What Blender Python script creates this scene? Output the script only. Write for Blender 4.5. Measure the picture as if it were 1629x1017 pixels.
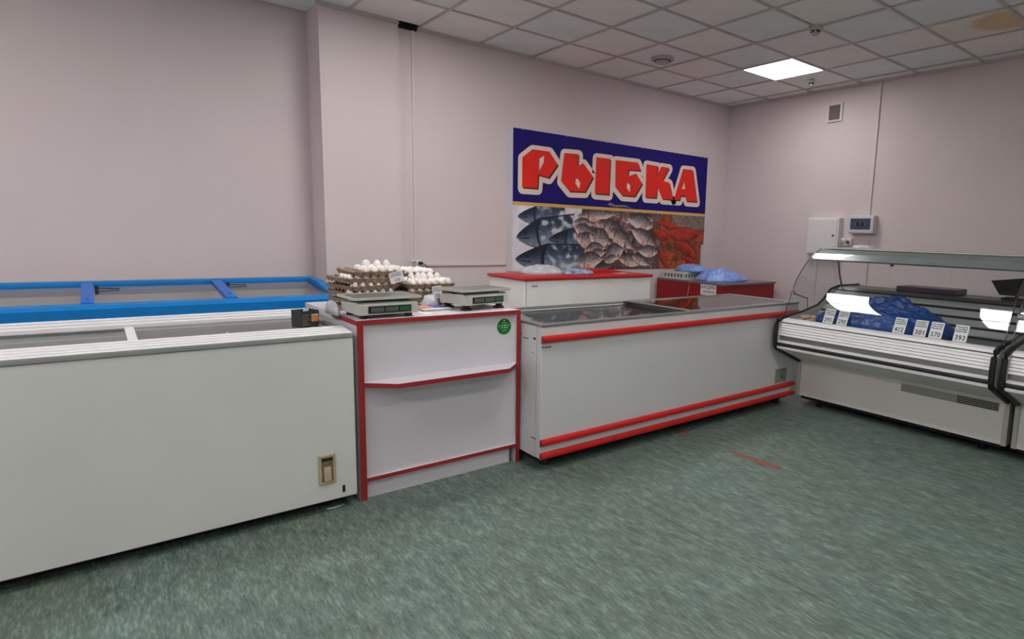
import bpy, bmesh, math, random
from mathutils import Vector, Matrix, noise
from mathutils.geometry import tessellate_polygon
random.seed(7)
for o in list(bpy.data.objects): bpy.data.objects.remove(o)
S = bpy.context.scene
COL = S.collection
PI = math.pi
HC = 3.143                                   # ceiling height

# ------------------------------------------------------------------ camera
cam_d = bpy.data.cameras.new('camera'); cam = bpy.data.objects.new('camera', cam_d); COL.objects.link(cam)
Rr = Vector((0.76928, -0.63827, 0.02875)); Rd = Vector((-0.06835, -0.12695, -0.98955)); Rf = Vector((0.63525, 0.75927, -0.14129))
M = Matrix((Rr, -Rd, -Rf)).transposed().to_4x4(); M.translation = (-6.698, -5.3476, 1.40)
cam.matrix_world = M
cam_d.sensor_fit = 'HORIZONTAL'; cam_d.sensor_width = 36.0
cam_d.lens = 953.7 * 36.0 / 1629.0
cam_d.shift_x = (814.5 - 951.0) / 1629.0
cam_d.clip_start = 0.05
S.camera = cam
# ------------------------------------------------------------------ world, exposure
w = bpy.data.worlds.new('world'); S.world = w; w.use_nodes = True
w.node_tree.nodes['Background'].inputs[0].default_value = (0.03, 0.03, 0.03, 1)
w.node_tree.nodes['Background'].inputs[1].default_value = 0.2
S.view_settings.view_transform = 'Standard'; S.view_settings.look = 'None'
S.view_settings.gamma = 1.0; S.view_settings.use_curve_mapping = False
S.view_settings.exposure = 0.0
LIGHT = 25.0                                 # emission of the ceiling panels
LIGHT_XY = [(-1.089, -1.524), (-4.689, -1.524), (-4.689, -3.324), (-8.289, -1.524), (-8.289, -3.324), (-4.689, -5.124), (-8.289, -5.124), (-4.689, -7.524), (-8.289, -7.524)]  # the two rows furthest from the back wall are unseen, added to brighten front faces

# ------------------------------------------------------------------ materials
def lin(c):
    return tuple(((v/255.0)/12.92 if v/255.0 <= 0.04045 else ((v/255.0+0.055)/1.055)**2.4) for v in c) + (1,)
def mat(name, rgb, rough=0.5, metal=0.0, var=0.0, scale=8.0, bump=0.0, spec=0.5, stretch=(1,1,1), bscale=None):
    m = bpy.data.materials.new(name); m.use_nodes = True
    nt = m.node_tree; b = nt.nodes['Principled BSDF']
    b.inputs['Base Color'].default_value = lin(rgb); b.inputs['Roughness'].default_value = rough
    b.inputs['Metallic'].default_value = metal; b.inputs['Specular IOR Level'].default_value = spec
    if var or bump:
        tc = nt.nodes.new('ShaderNodeTexCoord'); mp = nt.nodes.new('ShaderNodeMapping')
        mp.inputs['Scale'].default_value = stretch
        nt.links.new(tc.outputs['Object'], mp.inputs['Vector'])
    if var:
        n = nt.nodes.new('ShaderNodeTexNoise'); n.inputs['Scale'].default_value = scale; n.inputs['Detail'].default_value = 6
        nt.links.new(mp.outputs['Vector'], n.inputs['Vector'])
        r = nt.nodes.new('ShaderNodeValToRGB'); c = lin(rgb)
        r.color_ramp.elements[0].position = 0.3; r.color_ramp.elements[1].position = 0.7
        r.color_ramp.elements[0].color = tuple(v*(1-var) for v in c[:3]) + (1,)
        r.color_ramp.elements[1].color = tuple(min(1, v*(1+var)) for v in c[:3]) + (1,)
        nt.links.new(n.outputs['Fac'], r.inputs['Fac']); nt.links.new(r.outputs['Color'], b.inputs['Base Color'])
    if bump:
        n2 = nt.nodes.new('ShaderNodeTexNoise'); n2.inputs['Scale'].default_value = bscale or scale*4; n2.inputs['Detail'].default_value = 4
        nt.links.new(mp.outputs['Vector'], n2.inputs['Vector'])
        bp = nt.nodes.new('ShaderNodeBump'); bp.inputs['Strength'].default_value = bump; bp.inputs['Distance'].default_value = 0.01
        nt.links.new(n2.outputs['Fac'], bp.inputs['Height']); nt.links.new(bp.outputs['Normal'], b.inputs['Normal'])
    return m
def glass(name, tint=(235,240,238), refl_boost=1.0, rough=0.0, ior=1.5):
    m = bpy.data.materials.new(name); m.use_nodes = True; nt = m.node_tree; nt.nodes.clear()
    o = nt.nodes.new('ShaderNodeOutputMaterial'); mx = nt.nodes.new('ShaderNodeMixShader')
    t = nt.nodes.new('ShaderNodeBsdfTransparent'); g = nt.nodes.new('ShaderNodeBsdfGlossy'); f = nt.nodes.new('ShaderNodeFresnel')
    t.inputs['Color'].default_value = lin(tint); g.inputs['Roughness'].default_value = rough
    # thin pane: both sides of each face reflect like air-to-glass (no total reflection from inside)
    ge = nt.nodes.new('ShaderNodeNewGeometry'); ma = nt.nodes.new('ShaderNodeMath'); ma.operation = 'MULTIPLY_ADD'
    ma.inputs[1].default_value = 1/ior-ior; ma.inputs[2].default_value = ior
    nt.links.new(ge.outputs['Backfacing'], ma.inputs[0]); nt.links.new(ma.outputs[0], f.inputs['IOR'])
    mu = nt.nodes.new('ShaderNodeMath'); mu.operation = 'MULTIPLY'; mu.inputs[1].default_value = refl_boost; mu.use_clamp = True
    nt.links.new(f.outputs[0], mu.inputs[0]); nt.links.new(mu.outputs[0], mx.inputs[0])
    nt.links.new(t.outputs[0], mx.inputs[1]); nt.links.new(g.outputs[0], mx.inputs[2]); nt.links.new(mx.outputs[0], o.inputs[0])
    return m
def emis(name, rgb, s):
    m = bpy.data.materials.new(name); m.use_nodes = True; nt = m.node_tree
    b = nt.nodes['Principled BSDF']; b.inputs['Base Color'].default_value = lin(rgb)
    b.inputs['Emission Color'].default_value = lin(rgb); b.inputs['Emission Strength'].default_value = s
    return m
def vcol(name, rough):
    m = bpy.data.materials.new(name); m.use_nodes = True; nt = m.node_tree; b = nt.nodes['Principled BSDF']
    a = nt.nodes.new('ShaderNodeVertexColor'); a.layer_name = 'print'
    nt.links.new(a.outputs['Color'], b.inputs['Base Color']); b.inputs['Roughness'].default_value = rough
    return m
def floor_mat():
    m = bpy.data.materials.new('green_linoleum'); m.use_nodes = True; nt = m.node_tree; b = nt.nodes['Principled BSDF']; L = nt.links.new
    tc = nt.nodes.new('ShaderNodeTexCoord')
    def nz(sx, sy, sc, det, rough=0.6):
        mp = nt.nodes.new('ShaderNodeMapping'); mp.inputs['Scale'].default_value = (sx, sy, 1); L(tc.outputs['Object'], mp.inputs['Vector'])
        n = nt.nodes.new('ShaderNodeTexNoise'); n.inputs['Scale'].default_value = sc; n.inputs['Detail'].default_value = det; n.inputs['Roughness'].default_value = rough
        n.inputs['Distortion'].default_value = 0.25
        L(mp.outputs['Vector'], n.inputs['Vector']); return n.outputs['Fac']
    streak = nz(1.0, 0.17, 105, 5, 0.7); broad = nz(1, 0.7, 1.6, 3); mid = nz(1.0, 0.3, 24, 3)
    r = nt.nodes.new('ShaderNodeValToRGB'); e = r.color_ramp.elements
    e[0].position = 0.32; e[0].color = lin((62, 78, 72)); e[1].position = 0.68; e[1].color = lin((130, 150, 141))
    k = r.color_ramp.elements.new(0.5); k.color = lin((93, 111, 103))
    ad = nt.nodes.new('ShaderNodeMath'); ad.operation = 'MULTIPLY_ADD'; ad.inputs[1].default_value = 0.45; L(mid, ad.inputs[0])
    a2 = nt.nodes.new('ShaderNodeMath'); a2.operation = 'MULTIPLY_ADD'; a2.inputs[1].default_value = 0.75; a2.inputs[2].default_value = -0.1; L(streak, a2.inputs[0])
    L(a2.outputs[0], ad.inputs[2]); L(ad.outputs[0], r.inputs['Fac'])
    r2 = nt.nodes.new('ShaderNodeValToRGB'); r2.color_ramp.elements[0].position = 0.35; r2.color_ramp.elements[1].position = 0.7
    r2.color_ramp.elements[0].color = (1, 1, 1, 1); r2.color_ramp.elements[1].color = (1.0, 0.93, 0.86, 1); L(broad, r2.inputs['Fac'])
    mx = nt.nodes.new('ShaderNodeMix'); mx.data_type = 'RGBA'; mx.blend_type = 'MULTIPLY'; mx.inputs['Factor'].default_value = 1.0
    L(r.outputs['Color'], mx.inputs['A']); L(r2.outputs['Color'], mx.inputs['B']); L(mx.outputs['Result'], b.inputs['Base Color'])
    b.inputs['Roughness'].default_value = 0.5; b.inputs['Specular IOR Level'].default_value = 0.35
    bp = nt.nodes.new('ShaderNodeBump'); bp.inputs['Strength'].default_value = 0.08; bp.inputs['Distance'].default_value = 0.002
    L(streak, bp.inputs['Height']); L(bp.outputs['Normal'], b.inputs['Normal'])
    return m

ORD = ['first', 'second', 'third', 'fourth', 'fifth', 'sixth', 'seventh', 'eighth']
MT = dict(
 wall=mat('pink_wall_paint', (216,204,205), 0.85, var=0.03, scale=1.2, bump=0.08, bscale=90),
 wallstrip=mat('pink_painted_plastic', (218,206,206), 0.6, var=0.02),
 slab=mat('slab_grey', (120,118,116), 0.9, var=0.1),
 tile=mat('ceiling_tile_white', (250,249,247), 0.9, var=0.05, scale=3, bump=0.3, bscale=160),
 tile2=mat('ceiling_tile_cool', (240,247,249), 0.9, var=0.05, scale=3, bump=0.3, bscale=160),
 tile3=mat('ceiling_tile_stained', (246,240,232), 0.9, var=0.03, scale=3, bump=0.3, bscale=160),
 grid=mat('grid_white_metal', (200,194,190), 0.5, var=0.04),
 floor=floor_mat(),
 white=mat('white_enamel', (206,207,208), 0.42, var=0.025, scale=2.5),
 whitegreen=mat('white_enamel_aged', (206,209,205), 0.45, var=0.04, scale=2.0),
 casewhite=mat('white_case_enamel', (228,226,222), 0.45, var=0.03, scale=2.0), redfrzwhite=mat('white_freezer_enamel', (248,247,245), 0.45, var=0.04, scale=2.0),
 louver=mat('louver_grey', (150,153,153), 0.4, var=0.06),
 lam=mat('white_laminate', (208,206,212), 0.5, var=0.02, scale=3),
 rededge=mat('dark_red_edging', (150,34,36), 0.5, var=0.06),
 redbar=mat('red_plastic_bumper', (196,30,28), 0.35, var=0.05),
 redtop=mat('red_lid_plastic', (196,30,32), 0.4, var=0.06),
 maroon=mat('maroon_panel', (150,14,22), 0.5, var=0.08),
 darktop=mat('dark_grey_worktop', (112,104,104), 0.3, var=0.08),
 alu=mat('brushed_aluminium', (168,172,172), 0.38, metal=0.85, var=0.06, scale=12, stretch=(1,12,12)),
 galv=mat('steel_canopy', (150,158,160), 0.3, metal=0.35, var=0.08, scale=6),
 greyplas=mat('grey_plastic_rail', (138,140,138), 0.5, var=0.05),
 whiterail=mat('white_pvc_rail', (226,226,228), 0.45, var=0.03),
 lightgrey=mat('light_grey_plastic', (186,188,180), 0.5, var=0.04),
 steel=mat('stainless_steel', (150,152,152), 0.3, metal=0.9, var=0.08, scale=9, stretch=(1,8,1)),
 darksteel=mat('tank_grey_metal', (104,107,109), 0.4, metal=0.2, var=0.1),
 black=mat('black_rubber', (18,18,18), 0.55, var=0.15),
 darkgap=mat('shadow_black_plastic', (10,10,10), 0.8, var=0.1),
 chrome=mat('chrome', (205,208,210), 0.15, metal=1.0, var=0.02),
 blue=mat('blue_frame_plastic', (6,120,196), 0.45, spec=0.3, var=0.06),
 blue2=mat('blue_divider_plastic', (36,108,200), 0.45, spec=0.3, var=0.06),
 liner=mat('frosted_liner', (150,152,152), 0.7, var=0.15, scale=6),
 darkliner=mat('grey_liner', (120,124,126), 0.6, var=0.15, scale=6),
 frost=mat('frozen_stock_beige', (200,188,168), 0.7, var=0.25, scale=9, bump=0.4, bscale=40),
 pack=mat('frozen_packet', (222,212,200), 0.35, var=0.2, scale=14, bump=0.5, bscale=40),
 pack2=mat('frozen_packet_brown', (196,158,134), 0.35, var=0.25, scale=18, bump=0.5, bscale=40),
 glass=glass('lid_glass', (240,242,242), 0.95, 0.02),
 glassdark=glass('tinted_lid_glass', (176,178,180), 1.4, 0.015),
 showglass=glass('curved_display_glass', (246,249,248), 1.15),
 edgeglass=mat('dark_glass_edge', (42,48,48), 0.2, var=0.1),
 egg=mat('egg_shell', (236,231,228), 0.5, var=0.02),
 pulp=mat('grey_brown_pulp', (140,118,98), 0.95, var=0.2, scale=14, bump=0.5, bscale=120),
 paper=mat('white_paper', (232,232,234), 0.8, var=0.02),
 ink=mat('black_ink', (30,30,34), 0.8, var=0.1),
 blueink=mat('blue_ink', (84,88,130), 0.8, var=0.1),
 greyink=mat('grey_ink', (120,120,118), 0.8, var=0.1),
 green=mat('green_sticker', (10,104,34), 0.5, var=0.06),
 palegreen=mat('pale_green_print', (176,214,170), 0.5, var=0.05),
 lcd=mat('dark_lcd', (34,40,38), 0.2, var=0.1), lcd2=mat('grey_lcd_window', (84,94,90), 0.25, var=0.1),
 lcdgreen=mat('green_lcd_window', (44,92,70), 0.25, var=0.1),
 beige=mat('aged_beige_plastic', (176,160,128), 0.6, var=0.15, scale=20), beigedark=mat('darker_beige', (112,98,76), 0.7, var=0.2, scale=20),
 navy=mat('banner_navy', (36,26,112), 0.6, spec=0.15, var=0.08, scale=2.0, bump=0.15, bscale=3.0),
 cream=mat('banner_cream', (236,218,204), 0.5, var=0.02), letter=mat('banner_red', (236,50,42), 0.6, spec=0.15, var=0.04),
 shade=mat('banner_black', (40,14,20), 0.5, var=0.05), gold=mat('banner_gold', (222,178,92), 0.5, var=0.03),
 margin=mat('banner_white', (206,206,212), 0.5, var=0.02), fish=vcol('banner_fish_print', 0.5),
 bagblue=mat('pale_blue_polythene', (128,160,226), 0.3, var=0.2, scale=10, bump=0.6, bscale=30),
 bagdeep=mat('deep_blue_polythene', (22,66,134), 0.16, var=0.4, scale=9, bump=0.9, bscale=34),
 bagprint=mat('blue_white_polythene', (150,166,206), 0.3, var=0.75, scale=26, bump=0.7, bscale=40), bagclear=mat('clear_grey_polythene', (196,199,205), 0.22, var=0.2, scale=14, bump=0.6, bscale=40),
 crate=mat('white_crate_plastic', (214,212,208), 0.5, var=0.03),
 orange=mat('orange_label', (206,120,70), 0.6, var=0.1), carton=mat('dark_green_box', (40,46,40), 0.6, var=0.3, scale=30),
 pinkpaper=mat('pink_leaflet', (226,140,124), 0.6, var=0.1), bluepaper=mat('blue_leaflet', (74,84,150), 0.6, var=0.1),
 fillet=mat('pinkish_frozen_fish', (206,170,150), 0.5, var=0.25, scale=30, bump=0.4),
 purple=mat('purple_tray_plastic', (92,70,100), 0.35, var=0.1),
 tape=mat('red_brown_tape', (132,80,66), 0.7, var=0.2, scale=30),
 breaker=mat('smoky_blue_cover', (66,78,90), 0.25, var=0.08), boxwhite=mat('white_painted_metal', (226,222,223), 0.5, var=0.02),
 ventgrey=mat('vent_mesh_grey', (118,112,106), 0.7, var=0.08),
 lampnear=emis('panel_diffuser', (255,252,250), LIGHT*0.72), lamp=emis('light_diffuser', (255,252,250), LIGHT*1.2),
 burgundy=mat('dark_burgundy_foot', (74,28,24), 0.5, var=0.1),
)

def stain(m, c, r):
    nt = m.node_tree; b = nt.nodes['Principled BSDF']; src = b.inputs['Base Color'].links[0].from_socket
    tc = nt.nodes.new('ShaderNodeTexCoord'); vm = nt.nodes.new('ShaderNodeVectorMath'); vm.operation = 'DISTANCE'; vm.inputs[1].default_value = c
    nz = nt.nodes.new('ShaderNodeTexNoise'); nz.inputs['Scale'].default_value = 9
    ad = nt.nodes.new('ShaderNodeMath'); ad.operation = 'MULTIPLY_ADD'; ad.inputs[1].default_value = 0.12
    cr = nt.nodes.new('ShaderNodeValToRGB'); cr.color_ramp.elements[0].position = r*0.75; cr.color_ramp.elements[1].position = r
    cr.color_ramp.elements[0].color = lin((238,218,186)); cr.color_ramp.elements[1].color = (1,1,1,1)
    mx = nt.nodes.new('ShaderNodeMix'); mx.data_type = 'RGBA'; mx.blend_type = 'MULTIPLY'; mx.inputs['Factor'].default_value = 1
    L = nt.links.new
    L(tc.outputs['Object'], vm.inputs[0]); L(nz.outputs['Fac'], ad.inputs[0]); L(vm.outputs['Value'], ad.inputs[2]); L(ad.outputs[0], cr.inputs['Fac'])
    L(src, mx.inputs['A']); L(cr.outputs['Color'], mx.inputs['B']); L(mx.outputs['Result'], b.inputs['Base Color'])
stain(MT['tile3'], (0.0, -0.2, 0), 0.33)
# ------------------------------------------------------------------ mesh helpers
def bm_new(): return bmesh.new()
def box(bm, lo, hi, bev=0.0, seg=1):
    vs = [bm.verts.new((x, y, z)) for x in (lo[0], hi[0]) for y in (lo[1], hi[1]) for z in (lo[2], hi[2])]
    fs = [(0,1,3,2), (4,6,7,5), (0,4,5,1), (2,3,7,6), (0,2,6,4), (1,5,7,3)]
    faces = [bm.faces.new([vs[i] for i in f]) for f in fs]
    if bev > 0:
        es = list({e for f in faces for e in f.edges})
        bmesh.ops.bevel(bm, geom=es, offset=bev, segments=seg, profile=0.5, affect='EDGES')
    return bm
def prism(bm, pts, axis, a, b):
    """closed polygon in the plane across `axis` extruded from a to b. pts: (u,v) = remaining axes in order"""
    def P(u, v, c): return ((c,u,v), (u,c,v), (u,v,c))[axis]
    n = len(pts)
    A = [bm.verts.new(P(u, v, a)) for u, v in pts]; B = [bm.verts.new(P(u, v, b)) for u, v in pts]
    for i in range(n): bm.faces.new((A[i], A[(i+1) % n], B[(i+1) % n], B[i]))
    tri = tessellate_polygon([[Vector((u, v, 0)) for u, v in pts]])
    for t in tri:
        try: bm.faces.new([A[i] for i in t]); bm.faces.new([B[i] for i in reversed(t)])
        except ValueError: pass
    bmesh.ops.recalc_face_normals(bm, faces=bm.faces)
    return bm
def flatpoly(bm, loops, f):
    L = [[Vector((u, v, 0)) for u, v in lp] for lp in loops]
    flat = [bm.verts.new(f(u, v)) for lp in loops for u, v in lp]
    for t in tessellate_polygon(L):
        try: bm.faces.new([flat[i] for i in t])
        except ValueError: pass
    return bm
def tube(bm, pts, r, n=8, caps=True):
    pts = [Vector(p) for p in pts]; rings = []
    for i, p in enumerate(pts):
        d = (pts[min(i+1, len(pts)-1)] - pts[max(i-1, 0)]).normalized()
        up = Vector((0,0,1)) if abs(d.z) < 0.9 else Vector((1,0,0))
        s = d.cross(up).normalized(); t = s.cross(d)
        rings.append([bm.verts.new(p + r*(math.cos(2*PI*k/n)*s + math.sin(2*PI*k/n)*t)) for k in range(n)])
    for a, b in zip(rings, rings[1:]):
        for k in range(n): bm.faces.new((a[k], a[(k+1) % n], b[(k+1) % n], b[k]))
    if caps: bm.faces.new(list(reversed(rings[0]))); bm.faces.new(rings[-1])
    return bm
def lathe(bm, prof, c=(0,0,0), n=16, axis=2):
    rings = []
    for r, h in prof:
        ring = []
        for k in range(n):
            a = 2*PI*k/n; x, y = r*math.cos(a), r*math.sin(a)
            p = ((h, x, y), (x, h, y), (x, y, h))[axis]
            ring.append(bm.verts.new((c[0]+p[0], c[1]+p[1], c[2]+p[2])))
        rings.append(ring)
    for a, b in zip(rings, rings[1:]):
        for k in range(n): bm.faces.new((a[k], a[(k+1) % n], b[(k+1) % n], b[k]))
    bm.faces.new(list(reversed(rings[0]))); bm.faces.new(rings[-1])
    bmesh.ops.recalc_face_normals(bm, faces=bm.faces)
    return bm
def sheet(bm, nu, nv, f):
    V = [[bm.verts.new(f(i/nu, j/nv)) for j in range(nv+1)] for i in range(nu+1)]
    for i in range(nu):
        for j in range(nv): bm.faces.new((V[i][j], V[i+1][j], V[i+1][j+1], V[i][j+1]))
    return bm
def origin(o):
    v = Vector((0,0,0))
    while o is not None: v = v + o.location; o = o.parent
    return v
def obj(name, bm, m, parent=None, world=True, loc=None, smooth=False):
    """one mesh object. world=True: the bmesh is in world coordinates"""
    me = bpy.data.meshes.new(name)
    if parent is not None and world: bmesh.ops.translate(bm, verts=bm.verts, vec=-origin(parent))
    if parent is None and loc is not None and world: bmesh.ops.translate(bm, verts=bm.verts, vec=-Vector(loc))
    bm.to_mesh(me); bm.free()
    if smooth:
        for p in me.polygons: p.use_smooth = True
    me.materials.append(MT[m] if isinstance(m, str) else m)
    o = bpy.data.objects.new(name, me); COL.objects.link(o)
    if parent is not None: o.parent = parent
    elif loc is not None: o.location = loc
    return o
def tag(o, label, cat, group=None):
    o['label'] = label; o['category'] = cat
    if group: o['group'] = group
    return o
def thing(name, label, cat, loc=(0,0,0), rz=0.0, group=None):
    o = bpy.data.objects.new(name, None); COL.objects.link(o); o.empty_display_size = 0.1
    o.location = loc; o.rotation_euler = (0,0,rz)
    return tag(o, label, cat, group)
def struct(name, bm, m):
    o = obj(name, bm, m); o['kind'] = 'structure'; return o
def bx(name, lo, hi, m, parent=None, bev=0.0, world=True, seg=1):
    return obj(name, box(bm_new(), lo, hi, bev, seg), m, parent, world)
def lab(o, s): o['label'] = s; return o
def share(src, name, parent, loc=(0,0,0), rot=(0,0,0), m=None):
    o = bpy.data.objects.new(name, src.data); COL.objects.link(o); o.parent = parent; o.location = loc; o.rotation_euler = rot
    return o
def text(name, s, m, parent, width, loc, rot, height=None, bold=0.0):
    cu = bpy.data.curves.new('text', 'FONT'); cu.body = s; cu.size = 1.0; cu.offset = bold; cu.resolution_u = 3; cu.space_character = 1.12
    t = bpy.data.objects.new('text', cu); COL.objects.link(t)
    dg = bpy.context.evaluated_depsgraph_get(); me = bpy.data.meshes.new_from_object(t.evaluated_get(dg))
    bpy.data.objects.remove(t)
    xs = [v.co.x for v in me.vertices]; ys = [v.co.y for v in me.vertices]
    sx = width/(max(xs)-min(xs)); sy = (height/(max(ys)-min(ys))) if height else sx
    for v in me.vertices: v.co = Vector(((v.co.x-(max(xs)+min(xs))/2)*sx, (v.co.y-(max(ys)+min(ys))/2)*sy, 0))
    me.name = name; me.materials.clear(); me.materials.append(MT[m])
    o = bpy.data.objects.new(name, me); COL.objects.link(o); o.parent = parent; o.location = loc; o.rotation_euler = rot
    return o

# ================================================================== STRUCTURE
XL, YF = -9.6, -9.0
fl = struct('floor', box(bm_new(), (XL, YF, -0.06), (0, 0.45, 0)), 'floor')
sb = bm_new()
for x in (-4.60, -2.6): box(sb, (x-0.0008, YF, 0.0), (x+0.0008, 0.0, 0.0003))
lab(obj('floor_seam', sb, 'darkgap', fl), 'thin dark seam between linoleum sheets')
struct('wall_back', box(bm_new(), (-4.6, 0, 0), (0.12, 0.12, HC+0.1)), 'wall')
struct('wall_right', box(bm_new(), (0, YF, 0), (0.12, 0, HC+0.1)), 'wall')
struct('wall_back_left', box(bm_new(), (XL, 0.30, 0), (-5.23, 0.42, HC+0.1)), 'wall')
struct('wall_pillar', box(bm_new(), (-5.23, -0.05, 0), (-4.585, 0.42, HC+0.1)), 'wall')
struct('wall_left', box(bm_new(), (XL-0.12, YF, 0), (XL, 0.42, HC+0.1)), 'wall')
struct('wall_front', box(bm_new(), (XL-0.12, YF-0.12, 0), (0.12, YF, HC+0.1)), 'wall')
ceil = struct('ceiling', box(bm_new(), (XL, YF, HC+0.05), (0, 0.30, HC+0.11)), 'slab')
gx = [-4.389 + 0.6*k for k in range(-8, 8)]; gy = [-0.624 - 0.6*r for r in range(0, 14)]
ex = [XL] + gx + [0.0]; ey = [0.0] + gy + [YF]
lights = {(round(a, 2), round(b, 2)) for a, b in LIGHT_XY}
tile_mesh = {}
def is_light(cx, cy): return any(abs(cx-a) < 0.31 and abs(cy-b) < 0.31 for a, b in LIGHT_XY)
light_cells = []
for i in range(len(ex)-1):
    for j in range(len(ey)-1):
        x0, x1, y1, y0 = ex[i], ex[i+1], ey[j], ey[j+1]
        if j == 0 and x0 < -5.4: y1 = 0.29
        if j == 0 and -5.5 < x0 < -4.6: y1 = -0.06
        cx, cy = (x0+x1)/2, (y0+y1)/2
        if is_light(cx, cy): light_cells.append((cx, cy)); continue
        key = (round(x1-x0, 3), round(y1-y0, 3)); sh = random.random()
        mk = 'tile3' if (abs(cx+1.09) < 0.3 and abs(cy+3.324) < 0.1) else ('tile2' if sh > 0.62 else 'tile')
        k2 = key + (mk,)
        if k2 not in tile_mesh:
            b = bm_new(); hx, hy = key[0]/2-0.008, key[1]/2-0.008
            box(b, (-hx, -hy, 0), (hx, hy, 0.014), 0.003)
            o = obj('ceiling_tile', b, mk, ceil, world=False); tile_mesh[k2] = o
        else: o = share(tile_mesh[k2], 'ceiling_tile', ceil)
        o.location = (cx, cy, HC + 0.006 + random.uniform(0, 0.002))
for x in gx: bx('grid_runner', (x-0.012, YF, HC-0.002), (x+0.012, 0.0 if x > -4.6 else -0.05, HC+0.0045), 'grid', ceil)
for y in gy: bx('grid_runner', (XL, y-0.012, HC-0.0015), (0, y+0.012, HC+0.005), 'grid', ceil)
t1 = bm_new(); box(t1, (-4.40, -0.022, HC-0.02), (0, 0, HC+0.006)); struct('trim_1', t1, 'grid')
t2 = bm_new(); box(t2, (-0.022, YF, HC-0.02), (0, -0.022, HC+0.006)); struct('trim_2', t2, 'grid')
t3 = bm_new(); box(t3, (-5.25, -0.072, HC-0.02), (-4.585, -0.05, HC+0.006)); struct('trim_3', t3, 'grid')
t4 = bm_new(); box(t4, (-4.585, -0.03, HC-0.03), (-4.41, 0, HC+0.03)); struct('trim_gap_shade', t4, 'darkgap')  # black block standing in for the shade of a gap in the trim

# ---- ceiling fittings
def cell_light(cx, cy, label, group, plain):
    t = thing('ceiling_light', label, 'ceiling light', (cx, cy, HC-0.004), 0, group)
    b = bm_new()
    for s in (-1, 1):
        box(b, (cx+s*0.297-0.012 if s > 0 else cx-0.297, cy-0.297, HC-0.006), (cx+0.297 if s > 0 else cx-0.285, cy+0.297, HC+0.03))
        box(b, (cx-0.285, cy+s*0.291-0.006, HC-0.006), (cx+0.285, cy+s*0.291+0.006, HC+0.03))
    obj('frame', b, 'grid', t)
    if plain: bx('diffuser', (cx-0.286, cy-0.286, HC-0.004), (cx+0.286, cy+0.286, HC+0.02), 'lampnear', t)
    else:
        for k in range(4): bx('lamp_strip', (cx-0.272+k*0.145, cy-0.286, HC-0.003), (cx-0.272+k*0.145+0.11, cy+0.286, HC+0.02), 'lamp', t)
        bx('reflector', (cx-0.286, cy-0.286, HC+0.02), (cx+0.286, cy+0.286, HC+0.026), 'grid', t)
for cx, cy in light_cells:
    near = abs(cx+1.1) < 0.2 and abs(cy+1.54) < 0.2
    cell_light(cx, cy, 'square lit ceiling panel near the far corner of the room' if near else 'lit ceiling panel with four strips, %s, %s from back wall' % ('over the counters' if cx > -6 else 'at the left side', {-1: 'first', -3: 'second', -5: 'third', -7: 'fourth'}[int(cy)]),
               None if near else 'ceiling panels above the shop floor', near)
t = thing('ceiling_speaker', 'round white ceiling vent disc left of the lit panel', 'ceiling vent', (-2.235, -0.90, HC))
lathe_b = lathe(bm_new(), [(0.115, 0.004), (0.115, -0.012), (0.10, -0.02), (0.085, -0.02)], (-2.235, -0.90, HC), 28); obj('rim', lathe_b, 'lightgrey', t, smooth=False)
obj('slot_ring', lathe(bm_new(), [(0.083, -0.012), (0.083, -0.024), (0.076, -0.024)], (-2.235, -0.90, HC), 28), 'darkgap', t)
obj('cap', lathe(bm_new(), [(0.072, -0.02), (0.072, -0.036), (0.055, -0.044), (0.0, -0.046)][:3], (-2.235, -0.90, HC), 28), 'lightgrey', t)
def detector(x, y, r, label):
    t = thing('smoke_detector', label, 'smoke detector', (x, y, HC))
    obj('base', lathe(bm_new(), [(r, 0.004), (r, -0.018), (r*0.8, -0.024)], (x, y, HC), 20), 'lightgrey', t)
    obj('sensor_head', lathe(bm_new(), [(r*0.55, -0.02), (r*0.6, -0.05), (r*0.4, -0.062)], (x, y, HC), 20), 'lightgrey', t)
    b = bm_new()
    for k in range(6):
        a = k*PI/3; box(b, (x+r*0.58*math.cos(a)-0.006, y+r*0.58*math.sin(a)-0.006, HC-0.044), (x+r*0.58*math.cos(a)+0.006, y+r*0.58*math.sin(a)+0.006, HC-0.03))
    obj('sensor_slot', b, 'darkgap', t)
detector(-2.0, -2.43, 0.055, 'larger smoke detector at the top of the picture above the lit panel')
detector(-0.52, -1.507, 0.032, 'small ceiling sensor between the lit panel and right wall')

# ---- wall fittings, right wall (x = 0, front faces -x)
t = thing('wall_vent', 'small square vent grille high on the right wall', 'vent', (0, -1.523, 2.77))
b = bm_new()
for lo, hi in (((-0.02,-1.62,2.765),(0,-1.59,2.98)), ((-0.02,-1.455,2.765),(0,-1.427,2.98)), ((-0.02,-1.59,2.765),(0,-1.455,2.79)), ((-0.02,-1.59,2.952),(0,-1.455,2.98))): box(b, lo, hi, 0.003)
obj('frame', b, 'wallstrip', t)
bx('mesh_panel', (-0.006, -1.592, 2.785), (-0.001, -1.453, 2.955), 'ventgrey', t)
for k in range(9): bx('louver', (-0.012, -1.592, 2.795+k*0.018), (-0.005, -1.453, 2.803+k*0.018), 'ventgrey', t)
def conduit(y0, z0, y1, z1, label, r=0.014):
    o = obj('cable_conduit', box(bm_new(), (-0.018, y0-r, z0), (0, y0+r, z1), 0.003), 'wallstrip', None, loc=(0, y0, z0)); tag(o, label, 'conduit')
conduit(-2.036, 1.69, -2.036, HC-0.02, 'thin pale vertical conduit running from ceiling down to breaker box')
conduit(-2.06, 0.72, -2.06, 1.49, 'short pale conduit running down below the breaker box')
conduit(-1.44, 0.55, -1.44, 1.225, 'pale conduit running down below the grey metal wall cabinet')
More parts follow.
